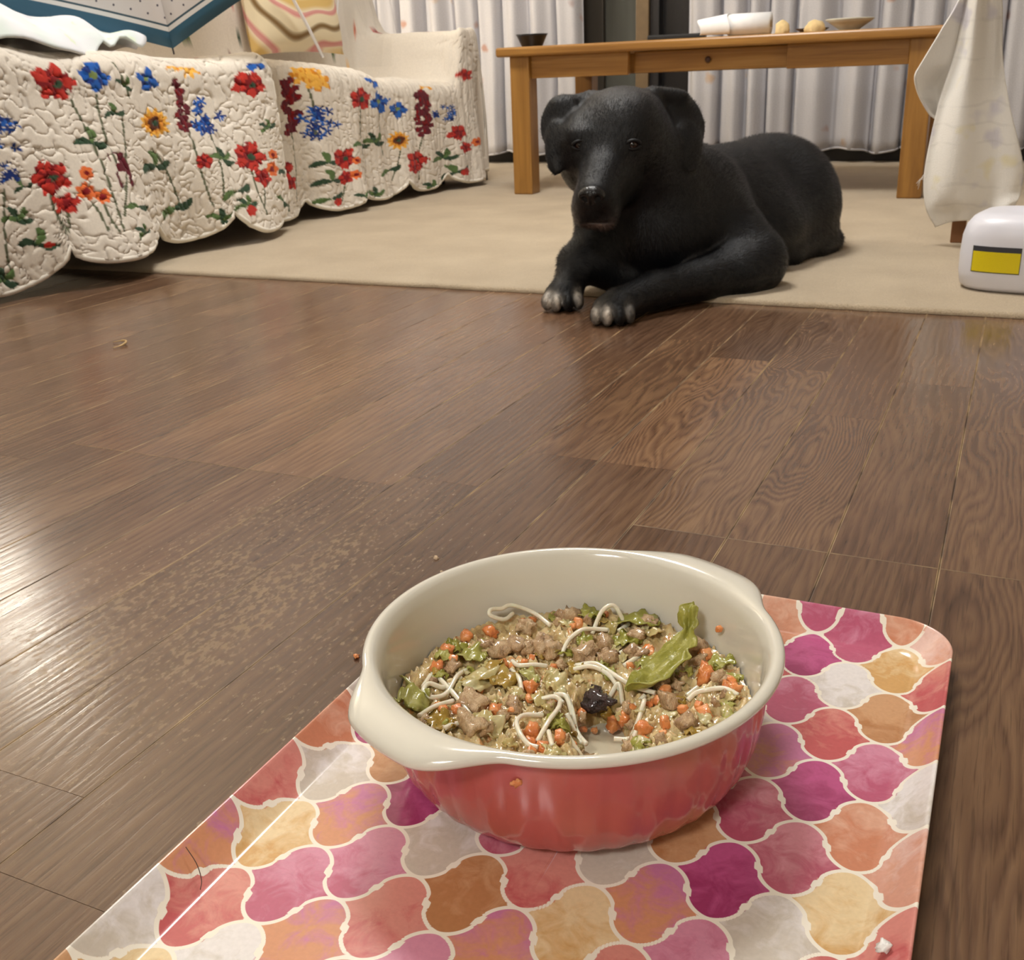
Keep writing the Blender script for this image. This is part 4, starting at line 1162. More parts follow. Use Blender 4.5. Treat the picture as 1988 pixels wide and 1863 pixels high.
# broth
M_broth = NT('clear_broth')
tr = M_broth.n('BsdfTransparent', (.985, .955, .88, 1)); gl = M_broth.n('BsdfGlossy', (1, 1, 1, 1), .03)
fz = M_broth.n('Fresnel', 1.33); mx = M_broth.n('MixShader', fz.outputs[0], tr.outputs[0], gl.outputs[0]); M_broth.t.links.new(mx.outputs[0], M_broth.out.inputs[0])
th = np.linspace(0, 2 * np.pi, 120, endpoint=False); V = []
for r in (.0004, .02, .04, .06, .075, .0862):
    V.append(np.stack([BX + r * np.cos(th), BY + r * np.sin(th), .0196 + .00025 * vnoise(r * 200 * np.cos(th), r * 200 * np.sin(th))], -1))
V.append(np.stack([BX + .0835 * np.cos(th), BY + .0835 * np.sin(th), np.full(120, .0175)], -1))
o = mesh('broth', np.concatenate(V), grid_faces(7, 120, wrap_m=True), M_broth.m)
tag(o, 'clear pale broth pooled over the white bottom of the bowl', 'broth', None, 'stuff')

def food_mat(name, stops, scale=90.0, rough=.25, sss=.0, bump=.4, dist=.0012, aniso=(1, 1, 1), trans=0.0, coat=.5):
    t = NT(name, Roughness=rough)
    sd = t.n('ObjectInfo').outputs['Random']
    p = t.n('VectorMath', t.coord('Object', aniso), t.n('CombineXYZ', t.math('MULTIPLY', sd, 9.0), t.math('MULTIPLY', sd, 5.0), sd).outputs[0], operation='ADD').outputs[0]
    f = t.noise(p, scale, 4.0, .6)
    t.put(t.b.inputs['Base Color'], t.ramp(t.math('ADD', f, t.math('MULTIPLY', t.math('SUBTRACT', sd, .5), .16)), stops))
    t.set(t.b, Coat_Weight=coat, Coat_Roughness=.06)
    if sss:
        t.set(t.b, Subsurface_Weight=sss, Subsurface_Scale=.004)
    t.bump(t.noise(p, scale * 3.5, 3.0, .6), bump, dist)
    if trans:
        tl = t.n('BsdfTranslucent', t.b.inputs['Base Color'].links[0].from_socket)
        mx = t.n('MixShader', trans, t.b.outputs[0], tl.outputs[0]); t.t.links.new(mx.outputs[0], t.out.inputs[0])
    return t.m
M_mash = food_mat('minced_vegetables', [(.22, lin(158, 124, 80)), (.40, lin(204, 178, 124)), (.54, lin(222, 202, 154)), (.62, lin(218, 150, 88)), (.68, lin(214, 196, 140)), (.82, lin(186, 178, 104))], 80.0, .12, .15, .5, .002, (1, 1, 1), 0, 1.0)
M_carrot = food_mat('carrot_flesh', [(.25, lin(200, 108, 54)), (.5, lin(226, 142, 82)), (.75, lin(236, 172, 116))], 160.0, .25, .15)
M_meat = food_mat('boiled_meat', [(.22, lin(136, 102, 70)), (.5, lin(190, 156, 116)), (.78, lin(220, 194, 156))], 260.0, .35, .05, .8, .0016, (1, 1, .35))
M_leafm = food_mat('soft_lettuce', [(.22, lin(112, 114, 30)), (.46, lin(158, 156, 62)), (.62, lin(188, 184, 104)), (.82, lin(214, 210, 158))], 60.0, .25, 0, .5, .0012, (1, 1, 1), .22)
M_leafl = food_mat('yellow_green_lettuce', [(.25, lin(150, 150, 56)), (.5, lin(182, 178, 84)), (.75, lin(206, 202, 124))], 90.0, .3, 0, .7, .0014, (1, 1, 1), .3, .2)
M_leafy = food_mat('golden_lettuce', [(.25, lin(148, 118, 34)), (.5, lin(184, 150, 66)), (.75, lin(206, 182, 110))], 60.0, .22, 0, .5, .0012, (1, 1, 1), .22)
M_leafp = food_mat('pale_cabbage', [(.25, lin(190, 166, 98)), (.5, lin(216, 196, 138)), (.75, lin(230, 216, 174))], 70.0, .2, .2, .5, .001, (1, 1, 1), .2)
M_noodle = food_mat('rice_noodle', [(.3, lin(226, 216, 190)), (.7, lin(242, 236, 220))], 120.0, .22, .25, .1)
M_ear = food_mat('wood_ear', [(.3, lin(30, 16, 18)), (.6, lin(62, 38, 38)), (.8, lin(100, 76, 70))], 260.0, .22, 0, .9, .002)

# mass of minced vegetables: nobody could count it
n, m = 260, 70
TH, RH = np.meshgrid(np.linspace(0, 2 * np.pi, n, endpoint=False), np.linspace(0.004, 1, m) ** .8, indexing='ij')
rmax = 91.5
x = RH * rmax * np.cos(TH); y = RH * rmax * np.sin(TH)
z = surf(x, y) - .0022 + .0042 * np.abs(vnoise(x * .30, y * .30)) + .0020 * vnoise(x * .62 + 7, y * .62)
z = np.where(RH > .97, z - .004, z)
z = z - .012 * np.clip(puddle(x, y) - .45, 0, 1)
z = np.where(puddle(x, y) > .72, .0088, z)
o = mesh('minced_vegetables', np.stack([BX + x / 1000, BY + y / 1000, z], -1).reshape(-1, 3), grid_faces(n, m, wrap_n=True), M_mash)
tag(o, 'moist minced vegetable mash filling the bowl', 'food', None, 'stuff')

frg = random.Random(11)
def at(x, y, dz=0.0): return (BX + x / 1000, BY + y / 1000, float(surf(np.array(x), np.array(y))) + dz)

def leaf_sheet(name, pts, widths, mat, seed, ruffle=.0022, na=18, nb=11, curl=.25, side=(1, 0, 0), jag=.16):
    """ruffled leaf: centre line through pts (metres), half widths"""
    c = catmull(np.array(pts), na); w = np.interp(np.linspace(0, 1, na), np.linspace(0, 1, len(widths)), widths)
    tn = np.gradient(c, axis=0); tn /= np.linalg.norm(tn, axis=1)[:, None]
    sd = np.cross(tn, np.array([0, 0, 1.0])); bad = np.linalg.norm(sd, axis=1) < .15; sd[bad] = np.array(side); sd /= np.linalg.norm(sd, axis=1)[:, None]
    nm = np.cross(sd, tn)
    b = np.linspace(-1, 1, nb); A = np.linspace(0, 1, na)[:, None]
    ww = w[:, None] * (1 + .34 * vnoise(A * 6 + seed, np.sign(b)[None] * 3 + 0 * A) + jag * vnoise(A * 19 + seed, np.sign(b)[None] * 5 + 0 * A))
    P = c[:, None] + sd[:, None] * (b[None, :] * ww)[..., None]
    ht = ruffle * (vnoise(A * 6 + seed, b[None] * 2.2) * 1.3 + np.abs(b[None]) ** 2 * np.sin(A * 17 + seed * 3 + b[None]) * .9) + curl * w[:, None] * (b[None] ** 2) - .0004 * (np.abs(b)[None] < .1)
    P = P + nm[:, None] * ht[..., None]
    cen = P.reshape(-1, 3).mean(0)
    o = mesh(name, P.reshape(-1, 3) - cen, grid_faces(na, nb), mat); o.location = cen
    md = o.modifiers.new('thickness', 'SOLIDIFY'); md.thickness = .0005; md.offset = 0
    return o

# the leaf that stands up against the far wall
bl = leaf_sheet('lettuce_leaf', [(BX + .022, BY + .020, .036), (BX + .033, BY + .030, .040), (BX + .0405, BY + .045, .0455), (BX + .043, BY + .060, .0535), (BX + .0425, BY + .068, .0625), (BX + .0428, BY + .071, .0665)],
                [.0035, .0068, .0098, .0062, .0048, .0008], M_leafl, 2.2, .0024, 44, 15, .05, (1, 0, 0), .34)
tag(bl, 'large yellow green lettuce leaf standing up against the bowl wall', 'lettuce', 'lettuce pieces in the bowl')
LEAFLAB = {0: 'crinkled lettuce piece at the left below the noodle loop', 1: 'golden translucent lettuce leaf folded near the bowl middle', 2: 'pale lettuce leaf lying under the crossed noodles', 3: 'olive lettuce chunk pressed against the left handle side',
           10: 'broad yellow green lettuce leaf along the far wall', 11: 'glossy green lettuce piece at the far wall beside the meat cube', 5: 'bright green lettuce strip near the bowl middle', 14: 'shiny pale lettuce piece in front of the standing leaf'}
for i, (x, y, w, h) in enumerate(LEAVES):
    w, h = w * 1.45, h * 1.35
    r = math.hypot(x, y)
    if r > 82: x, y = x * 82 / r, y * 82 / r
    a = frg.uniform(-.5, .5) + (math.pi if frg.random() < .5 else 0)
    if w < 5 or i in (8, 15): a = 1.2
    dx, dy = math.cos(a) * w * .42, math.sin(a) * w * .42
    tz = frg.uniform(-.002, .003)
    mat = M_leafy if i in (1, 4, 17) else (M_leafp if i in (2, 9, 7) else M_leafm)
    o = leaf_sheet('lettuce_leaf', [at(x - dx, y - dy, .0016 - tz), at(x - dx * .2, y - dy * .2, .0042), at(x + dx * .5, y + dy * .5, .0040), at(x + dx, y + dy, .0016 + tz)],
                   [h * .00026, h * .00044, h * .00042, h * .0002], mat, i * 1.7 + .3, .0013, 18, 11, .06)
    tag(o, LEAFLAB.get(i, 'small soft lettuce scrap mixed into the food'), 'lettuce', 'lettuce pieces in the bowl')

# meat
MEATLAB = {0: 'pale angular meat chunk at the back left of the food', 10: 'square meat cube touching the far bowl wall', 14: 'tan meat chunk below the arched noodle', 15: 'dark stringy meat piece beside the arched noodle', 19: 'shredded meat lump under the right wall carrot', 21: 'flaky meat lump beside the carrots at the right'}
def chunk(name, loc, s, mat, seed, rot, square=.55, amp=.16, dim=(1, .85, .75)):
    me = bpy.data.meshes.new(name); bm = bmesh.new()
    bmesh.ops.create_cube(bm, size=2.0)
    bmesh.ops.subdivide_edges(bm, edges=bm.edges[:], cuts=4, use_grid_fill=True)
    co = np.array([v.co[:] for v in bm.verts])
    sp = co / np.linalg.norm(co, axis=1)[:, None] * 1.25
    co = co * square + sp * (1 - square)
    nz = 1 + amp * 1.5 * vnoise(co[:, 0] * 1.3 + seed, co[:, 1] * 1.3, co[:, 2] * 1.3) + amp * .8 * vnoise(co[:, 0] * 3.4, co[:, 1] * 3.4 + seed, co[:, 2] * 3.4)
    co = co * nz[:, None] * np.array(dim) * s * .80
    for v, c in zip(bm.verts, co): v.co = c
    bm.to_mesh(me); bm.free()
    for p_ in me.polygons: p_.use_smooth = True
    o = link(name, me, mat); o.location = loc; o.rotation_euler = rot
    return o
for i, (x, y, r) in enumerate(MEATS):
    d = math.hypot(x, y)
    if d > 81: x, y = x * 81 / d, y * 81 / d
    o = chunk('meat_chunk', at(x, y, .0022), r / 1000 * 1.28, M_meat, i * 2.3, (frg.uniform(-.5, .5), frg.uniform(-.5, .5), frg.uniform(0, 3)), .62, .26, (1.1, .85, .75))
    tag(o, MEATLAB.get(i, 'small boiled meat crumb among the vegetables'), 'meat', 'meat chunks in the bowl')
# carrots
CARLAB = {7: 'carrot chunk near the centre left of the noodles', 19: 'tall orange carrot piece at the right of the food', 21: 'rounded carrot cube left of a pair by the broth', 22: 'bright carrot cube right of a pair by the broth', 25: 'carrot piece beside the broth at the front right', 26: 'upright carrot stick near the front right rim', 8: 'carrot cube inside the front noodle loop'}
for i, (x, y, r) in enumerate(CARROTS):
    d = math.hypot(x, y)
    if d > 83: x, y = x * 83 / d, y * 83 / d
    tall = 1.5 if i in (19, 26) else 1
    o = chunk('carrot_piece', at(x, y, .0017 * (1.6 if tall > 1 else 1)), r / 1000 * 1.22, M_carrot, i * 3.1 + 1, (frg.uniform(-.4, .4), frg.uniform(-.4, .4), frg.uniform(0, 3)), .45, .2, (1, .9, .85 * tall))
    tag(o, CARLAB.get(i, 'small orange carrot dice mixed into the food'), 'carrot', 'carrot pieces in the bowl')
o = chunk('carrot_piece', (BX + .0588, BY + .0690, .0535), .0021, M_carrot, 77, (0.3, .2, .7), .4, .1, (1, .8, 1)); tag(o, 'tiny carrot crumb stuck alone on the inner right wall', 'carrot', 'carrot pieces in the bowl')
# filler pieces: carrot, meat, pale cabbage
for i in range(140):
    while True:
        x, y = frg.uniform(-84, 84), frg.uniform(-84, 84)
        if math.hypot(x, y) < 83 and float(puddle(np.array(x), np.array(y))) < .62: break
    k = frg.random(); s = frg.uniform(.0020, .0036)
    rot = (frg.uniform(-1, 1), frg.uniform(-1, 1), frg.uniform(0, 3))
    if k < .22: o = tag(chunk('carrot_piece', at(x, y, .0011), s * .9, M_carrot, i, rot, .5, .12), 'small orange carrot dice mixed into the food', 'carrot', 'carrot pieces in the bowl')
    elif k < .42: o = tag(chunk('meat_chunk', at(x, y, .0012), s * 1.1, M_meat, i, rot, .6, .2), 'small boiled meat crumb among the vegetables', 'meat', 'meat chunks in the bowl')
    else:
        a = frg.uniform(0, 6.28); L = s * 1000 * 1.5
        o = leaf_sheet('cabbage_bit', [at(x - math.cos(a) * L, y - math.sin(a) * L, .0012), at(x, y, .0034), at(x + math.cos(a) * L, y + math.sin(a) * L, .0016)], [L * .0004, L * .0008, L * .0005], frg.choice([M_leafp, M_leafp, M_leafy, M_leafl]), i * 1.3, .0011, 9, 7, .06)
        tag(o, 'small translucent cabbage bit among the minced vegetables', 'cabbage', 'cabbage bits in the bowl')
for i in range(34):      # pieces lining the edge of the broth
    while True:
        x, y = frg.uniform(-12, 45), frg.uniform(-45, 45)
        if .30 < float(puddle(np.array(x), np.array(y))) < .88: break
    s = frg.uniform(.0022, .0036); rot = (frg.uniform(-1, 1), frg.uniform(-1, 1), frg.uniform(0, 3)); k = frg.random()
    if k < .25: o = tag(chunk('carrot_piece', at(x, y, .0012), s * .9, M_carrot, i + 200, rot, .45, .18), 'small orange carrot dice mixed into the food', 'carrot', 'carrot pieces in the bowl')
    elif k < .5: o = tag(chunk('meat_chunk', at(x, y, .0012), s * 1.1, M_meat, i + 200, rot, .6, .24), 'small boiled meat crumb among the vegetables', 'meat', 'meat chunks in the bowl')
    else: o = tag(chunk('cabbage_bit', at(x, y, .0012), s * 1.3, frg.choice([M_leafp, M_leafp, M_leafy]), i + 200, rot, .35, .3, (1.2, .9, .5)), 'small translucent cabbage bit among the minced vegetables', 'cabbage', 'cabbage bits in the bowl')
# wood ear mushrooms
for i, (x, y, w, h) in enumerate(EARS):
    o = chunk('wood_ear_mushroom', at(x, y, .0040), w * .00062, M_ear, 5.1 + i * 4, (.25, -.12, -.3), .45, .42, (1.25, .8, .42))
    tag(o, ['large black wood ear mushroom at the edge of the broth', 'small dark wood ear scrap right of the noodle strand'][i], 'mushroom', 'wood ear mushrooms in the bowl')
# noodles
NLAB = {0: 'white noodle looping up at the back left wall', 1: 'noodle curled in a flat loop at the left', 2: 'straight noodle crossing the loop at the left', 3: 'noodle running to the left rim', 5: 'noodle ring curving at the front of the bowl', 4: 'straight noodle crossing the front ring',
        10: 'long noodle draped over the meat at the back', 14: 'arched noodle rising above the meat', 16: 'long noodle strand running to the carrots on the right', 17: 'noodle strand lying parallel under the long right strand', 20: 'pale noodle lying along the right side', 21: 'noodle curving into the broth', 26: 'noodle trailing along the left edge of the broth'}
for i, pl in enumerate(NOODLES):
    arch = {14: .006, 0: .007, 10: .003, 5: .003, 4: .004, 1: .003, 2: .003}.get(i, .0016)
    q = []
    for j, (x, y) in enumerate(pl):
        d = math.hypot(x, y)
        if d > 87: x, y = x * 87 / d, y * 87 / d
        s = j / (len(pl) - 1)
        q.append(at(x, y, .0022 + arch * math.sin(s * math.pi)))
    q = catmull(np.array(q), 8 * len(pl)); q[:, 2] = np.maximum(q[:, 2], .0207)
    c0_ = q.mean(0); V, F = tube_arrays(q - c0_, .00132, 8)
    o = mesh('noodle', V, F, M_noodle); o.location = c0_
    tag(o, NLAB.get(i, 'short white noodle piece mixed into the food'), 'noodle', 'noodles in the bowl')
# carrot smear on the outside of the bowl, crumbs on tray and floor, a modelled glint, stray hair
o = chunk('carrot_shred', (BX + .055, BY - .0775, .0570), .0022, M_carrot, 31, (.4, .1, .5), .3, .3, (1.2, .35, 1.5)); 
M_crumb = plain('pale_crumb', lin(214, 190, 160), .7, .3, .1, 300)
o.location = (BX + .0135, BY - .0968, .0565); tag(o, 'thin carrot shred stuck under the front rim of the bowl', 'carrot')
for i, (x, y, z, s, lb, mt) in enumerate([(-.364, .619, .0009, .0016, 'pale crumb on the floor behind the bowl', M_crumb), (-.349, .600, .0008, .0013, 'tiny crumb on the floor just behind the bowl rim', M_crumb), (-.342, .474, .0012, .0021, 'reddish crumb on the floor left of the bowl', M_carrot), (-.281, .398, .0075, .0030, 'carrot crumb on the tray under the left handle', M_carrot), (-.012, .344, .0135, .0026, 'white dot standing in for a glint on the right rim of the tray', M_white)]):
    o = chunk('crumb_or_glint', (x, y, z), s, mt, i * 5 + 2, (.2, .4, i), .3, .3, (1.2, .9, .6)); tag(o, lb, 'crumb')  # last entry is a glint on the tray rim, modelled as a white dot
o = tube('stray_hair', catmull(np.array([(-.306, .279, .0185), (-.298, .276, .0140), (-.292, .2715, .0108), (-.2895, .2675, .0096)]), 14), .00022, plain('dark_hair', lin(80, 50, 40), .5), None, 5); tag(o, 'thin dark hair lying on the left rim of the tray', 'hair')
o = tube('curled_shaving', catmull(np.array([(-1.150, 1.088, .0016), (-1.136, 1.094, .0035), (-1.124, 1.088, .0040), (-1.120, 1.074, .0022), (-1.124, 1.062, .0014)]), 20), [.0006] * 4 + [.0014] * 12 + [.0007] * 4, plain('straw_shaving', lin(196, 164, 112), .5), None, 6); tag(o, 'curled straw coloured shaving on the floor near the sofa', 'shaving')

# ================================================================== DOG (one continuous body)
def surface_nets(f, org, h):
    s = f < 0
    nx, ny, nz = f.shape
    idx = -np.ones((nx - 1, ny - 1, nz - 1), np.int64)
    c = np.zeros(idx.shape, np.int8)
    for dx in (0, 1):
        for dy in (0, 1):
            for dz in (0, 1): c += s[dx:nx - 1 + dx, dy:ny - 1 + dy, dz:nz - 1 + dz]
    act = np.argwhere((c > 0) & (c < 8))
    i, j, k = act.T
    idx[i, j, k] = np.arange(len(act))
    acc = np.zeros((len(act), 3)); cnt = np.zeros(len(act))
    corners = [(dx, dy, dz) for dx in (0, 1) for dy in (0, 1) for dz in (0, 1)]
    for a in corners:
        for d in range(3):
            if a[d]: continue
            b = list(a); b[d] = 1
            fa = f[i + a[0], j + a[1], k + a[2]]; fb = f[i + b[0], j + b[1], k + b[2]]
            m = (fa < 0) != (fb < 0)
            t_ = fa[m] / (fa[m] - fb[m])
            p = np.tile(np.array(a, float), (m.sum(), 1)); p[:, d] += t_
            acc[m] += p; cnt[m] += 1
    V = (act + acc / cnt[:, None]) * h + org
    Fs = []
    for d in range(3):
        o1, o2 = [(1, 2), (2, 0), (0, 1)][d]
        a = [slice(1, -1)] * 3; a[d] = slice(0, -1); b = list(a); b[d] = slice(1, None)
        sa, sb_ = s[tuple(a)], s[tuple(b)]
        e = np.argwhere(sa != sb_)
        off = np.ones(3, int); off[d] = 0
        e = e + off
        q = []
        for (p1, p2) in ((0, 0), (1, 0), (1, 1), (0, 1)):
            c_ = e.copy(); c_[:, o1] -= p1; c_[:, o2] -= p2
            q.append(idx[c_[:, 0], c_[:, 1], c_[:, 2]])
        q = np.stack(q, 1)
        fl = s[tuple(e.T)]
        q[~fl] = q[~fl][:, ::-1]
        Fs.append(q)
    F = np.vstack(Fs); F = F[(F >= 0).all(1)]
    return V, F

HV = 0.0031
org = np.array([.02, 1.40, -.012]); top_ = np.array([.68, 2.24, .345])
dim = np.ceil((top_ - org) / HV).astype(int)
FD = np.full(dim, 1.0, np.float32)
GX = [org[i] + HV * np.arange(dim[i]) for i in range(3)]
def region(lo, hi, pad):
    sl = tuple(slice(max(0, int((lo[i] - pad - org[i]) / HV)), min(dim[i], int((hi[i] + pad - org[i]) / HV) + 2)) for i in range(3))
    g = np.stack(np.meshgrid(*[GX[i][sl[i]] for i in range(3)], indexing='ij'), -1).astype(np.float32)
    return sl, g
def smin(a, b, k):
    h = np.maximum(k - np.abs(a - b), 0) / k
    return np.minimum(a, b) - h * h * k * .25
def add(sl, d, k): FD[sl] = smin(FD[sl], d, k)
def cap(a, b, ra, rb, k=.03):
    a, b = np.array(a, np.float32), np.array(b, np.float32); r = max(ra, rb)
    sl, g = region(np.minimum(a, b) - r, np.maximum(a, b) + r, k + .01)
    ba = b - a; t_ = np.clip(((g - a) @ ba) / (ba @ ba), 0, 1)
    add(sl, np.linalg.norm(g - a - t_[..., None] * ba, axis=-1) - (ra + (rb - ra) * t_), k)
def ell(c, r, k=.03, rot=None, sub=False):
    c = np.array(c, np.float32); r = np.array(r, np.float32); m = r.max()
    sl, g = region(c - m, c + m, k + .01)
    p = g - c
    if rot is not None: p = p @ np.array(Matrix.Rotation(rot[2], 3, 'Z') @ Matrix.Rotation(rot[1], 3, 'Y') @ Matrix.Rotation(rot[0], 3, 'X'), np.float32)
    k0 = np.linalg.norm(p / r, axis=-1); k1 = np.linalg.norm(p / (r * r), axis=-1) + 1e-6
    d = k0 * (k0 - 1) / k1
    if sub: FD[sl] = -smin(-FD[sl], d, k)
    else: add(sl, d, k)
def tri(a, b, c, th, k=.008):
    a, b, c = [np.array(q, np.float32) for q in (a, b, c)]
    lo = np.minimum(np.minimum(a, b), c) - th; hi = np.maximum(np.maximum(a, b), c) + th
    sl, p = region(lo, hi, k + .01)
    ba, cb, ac = b - a, c - b, a - c; nor = np.cross(ba, ac); dot = lambda x, y: (x * y).sum(-1)
    pa, pb, pc = p - a, p - b, p - c
    ins = (np.sign(dot(np.cross(ba, nor), pa)) + np.sign(dot(np.cross(cb, nor), pb)) + np.sign(dot(np.cross(ac, nor), pc))) >= 2
    def ed(e, q): t_ = np.clip(dot(q, e) / (e @ e), 0, 1); v = q - t_[..., None] * e; return dot(v, v)
    d2 = np.minimum(np.minimum(ed(ba, pa), ed(cb, pb)), ed(ac, pc)); pl = dot(np.broadcast_to(nor, pa.shape), pa) ** 2 / (nor @ nor)
    add(sl, np.sqrt(np.where(ins, pl, d2)) - th, k)

# trunk and haunches
cap((.275, 1.745, .112), (.47, 1.99, .108), .098, .100, .05)
ell((.248, 1.685, .102), (.085, .085, .090), .05)
ell((.53, 2.03, .102), (.098, .12, .104), .06)
ell((.545, 1.955, .078), (.066, .095, .080), .04, (0, 0, R_(-30)))
ell((.44, 1.87, .07), (.09, .10, .075), .05)
cap((.575, 1.94, .030), (.50, 1.845, .020), .032, .022, .03)
cap((.50, 1.845, .020), (.465, 1.82, .016), .022, .018, .02)
# tail wrapped round the haunch
cap((.575, 2.09, .075), (.618, 2.03, .040), .026, .020, .03); cap((.618, 2.03, .040), (.610, 1.955, .020), .020, .016, .02); cap((.610, 1.955, .020), (.575, 1.905, .014), .016, .011, .02)
# neck and shoulders
cap((.255, 1.715, .135), (.195, 1.665, .225), .092, .070, .04)
ell((.300, 1.745, .145), (.070, .075, .075), .04)
cap((.325, 1.73, .13), (.392, 1.672, .055), .066, .050, .035)
cap((.165, 1.685, .125), (.150, 1.655, .065), .050, .038, .03)
# right foreleg lying along the carpet edge
cap((.402, 1.662, .040), (.37, 1.635, .036), .043, .040, .025)
cap((.395, 1.655, .038), (.225, 1.545, .030), .040, .026, .02); cap((.225, 1.545, .030), (.165, 1.49, .024), .026, .023, .015)
ell((.155, 1.486, .020), (.030, .030, .020), .012)
for (x, y) in ((.1285, 1.4675), (.1435, 1.4575), (.1610, 1.4580), (.1765, 1.4690)): ell((x, y - .002, .0140), (.0082, .0150, .0140), .0028)
# left foreleg with bent wrist
cap((.165, 1.675, .055), (.195, 1.655, .024), .036, .026, .02); cap((.195, 1.655, .024), (.118, 1.640, .058), .024, .026, .02)
cap((.160, 1.665, .085), (.118, 1.635, .062), .032, .028, .02)
cap((.116, 1.636, .058), (.095, 1.595, .026), .027, .023, .015)
ell((.090, 1.592, .020), (.029, .030, .020), .012)
for (x, y) in ((.0640, 1.5770), (.0775, 1.5655), (.0955, 1.5640), (.1115, 1.5735)): ell((x, y - .002, .0140), (.0082, .0150, .0140), .0028)
# head: skull, brow, cheeks, muzzle, flews, chin
ell((.186, 1.650, .258), (.068, .076, .050), .02); ell((.186, 1.640, .282), (.050, .055, .030), .02)
ell((.178, 1.628, .236), (.066, .066, .050), .03)
ell((.128, 1.640, .208), (.034, .045, .045), .03); ell((.228, 1.652, .202), (.042, .05, .05), .03)
cap((.160, 1.590, .212), (.134, 1.522, .172), .040, .029, .02)
ell((.1185, 1.538, .155), (.0175, .028, .026), .010); ell((.1505, 1.535, .151), (.0185, .028, .027), .010)
ell((.136, 1.543, .140), (.024, .024, .013), .010)
cap((.165, 1.60, .18), (.145, 1.56, .150), .036, .026, .02)
ell((.121, 1.594, .2515), (.015, .014, .006), .012); ell((.194, 1.594, .2495), (.018, .014, .007), .012)
# eye sockets, stop, mouth line
ell((.120, 1.622, .236), (.030, .040, .040), .03)
ell((.134, 1.512, .1375), (.022, .014, .0012), .003, None, True)
# ears
def ell3(c, l, n, rw, rl, rn, k):
    """flat drop-shaped flap: l along the flap, n across its thickness"""
    l = np.array(l, float); l /= np.linalg.norm(l); n = np.array(n, float); n -= l * (n @ l); n /= np.linalg.norm(n); w = np.cross(l, n)
    c = np.array(c, np.float32); m = max(rw, rl)
    sl, g = region(c - m, c + m, k + .01)
    p = (g - c) @ np.stack([w, l, n], 1).astype(np.float32); r = np.array([rw, rl, rn], np.float32)
    k0 = np.linalg.norm(p / r, axis=-1); k1 = np.linalg.norm(p / (r * r), axis=-1) + 1e-6
    add(sl, k0 * (k0 - 1) / k1, k)
LE, RE = (-.10, -.40, -.90), (.16, -.42, -.88)
ell3((.092, 1.638, .268), LE, (-.42, -.85, .3), .031, .040, .0085, .006)
ell3((.085, 1.614, .232), (-.02, -.42, -.9), (-.45, -.85, .3), .018, .040, .0070, .010)
cap((.138, 1.662, .300), (.092, 1.650, .290), .010, .0075, .018)
ell3((.282, 1.664, .262), RE, (.42, -.86, .28), .036, .046, .0085, .006)
ell3((.285, 1.640, .224), (.02, -.42, -.9), (.45, -.85, .3), .025, .036, .0075, .010)
cap((.236, 1.662, .302), (.280, 1.672, .295), .011, .0080, .018)
# flat belly side: nothing below the ground
FD = np.maximum(FD, -(GX[2][None, None, :].astype(np.float32) - .0005) + 0 * FD)
V, F = surface_nets(FD, org, HV)
V = V.astype(np.float64)
V = V + 0
# dog coordinates run along the view; turn them into the room and set the paws down
def spot(c, r): return np.exp(-((V - np.array(c)) ** 2 / np.array(r) ** 2).sum(1))
BLK = np.array(lin(6, 7, 12)[:3]); GRY = np.array(lin(120, 114, 112)[:3]); WHT = np.array(lin(214, 204, 192)[:3]); PNK = np.array(lin(118, 98, 90)[:3])
C = np.tile(BLK, (len(V), 1))
hairn = vnoise(V[:, 0] * 260, V[:, 1] * 260, V[:, 2] * 140)
def blend(w, col):
    global C
    w = np.clip(w, 0, 1)[:, None]; C = C * (1 - w) + col * w
for c, w in (((.0640, 1.571, .017), 1.0), ((.0775, 1.558, .017), .8), ((.1115, 1.567, .020), .55), ((.1285, 1.461, .018), .75), ((.1435, 1.450, .018), .8), ((.176, 1.463, .016), .3)):
    blend(w * 1.5 * spot(c, (.0068, .015, .013)) * (.75 + .5 * hairn), WHT)
blend(.75 * spot((.102, 1.532, .152), (.009, .022, .024)) * (.7 + .6 * hairn), GRY)
blend(.30 * spot((.160, 1.520, .140), (.016, .02, .016)) * (.7 + .6 * hairn), GRY)
blend(.75 * spot((.138, 1.518, .1320), (.020, .016, .005)), PNK)
blend(.12 * spot((.178, 1.62, .31), (.05, .06, .03)), GRY)  # faint grey sheen of light on the head top, painted into the coat
blend(.5 * spot((.19, 1.585, .065), (.014, .03, .03)) * (hairn > .2), GRY)
t = NT('black_short_coat', Roughness=.42); M_coat = t.m
c = t.attr('coat').outputs['Color']
t.put(t.b.inputs['Base Color'], c)
t.b.inputs['Specular IOR Level'].default_value = .32
fur = t.noise(t.coord('Object', (900, 900, 150)), 1.0, 3.0, .6); fur2 = t.noise(t.coord('Object', (60, 60, 30)), 1.0, 3.0)
t.bump(t.math('ADD', t.math('MULTIPLY', fur, .5), fur2), .5, .003)
t.put(t.b.inputs['Roughness'], t.range(fur2, .3, .7, .34, .46))
t.set(t.b, Sheen_Weight=.03, Sheen_Roughness=.4, Sheen_Tint=(.75, .78, .9))
dog = empty('dog', (0, 0, 0), 0)
DL = Vector((.30, 1.75, 0))
dog.location = (DL.x * math.cos(YAW) - DL.y * math.sin(YAW), DL.x * math.sin(YAW) + DL.y * math.cos(YAW), 0.0)
dog.rotation_euler = (0, 0, YAW)
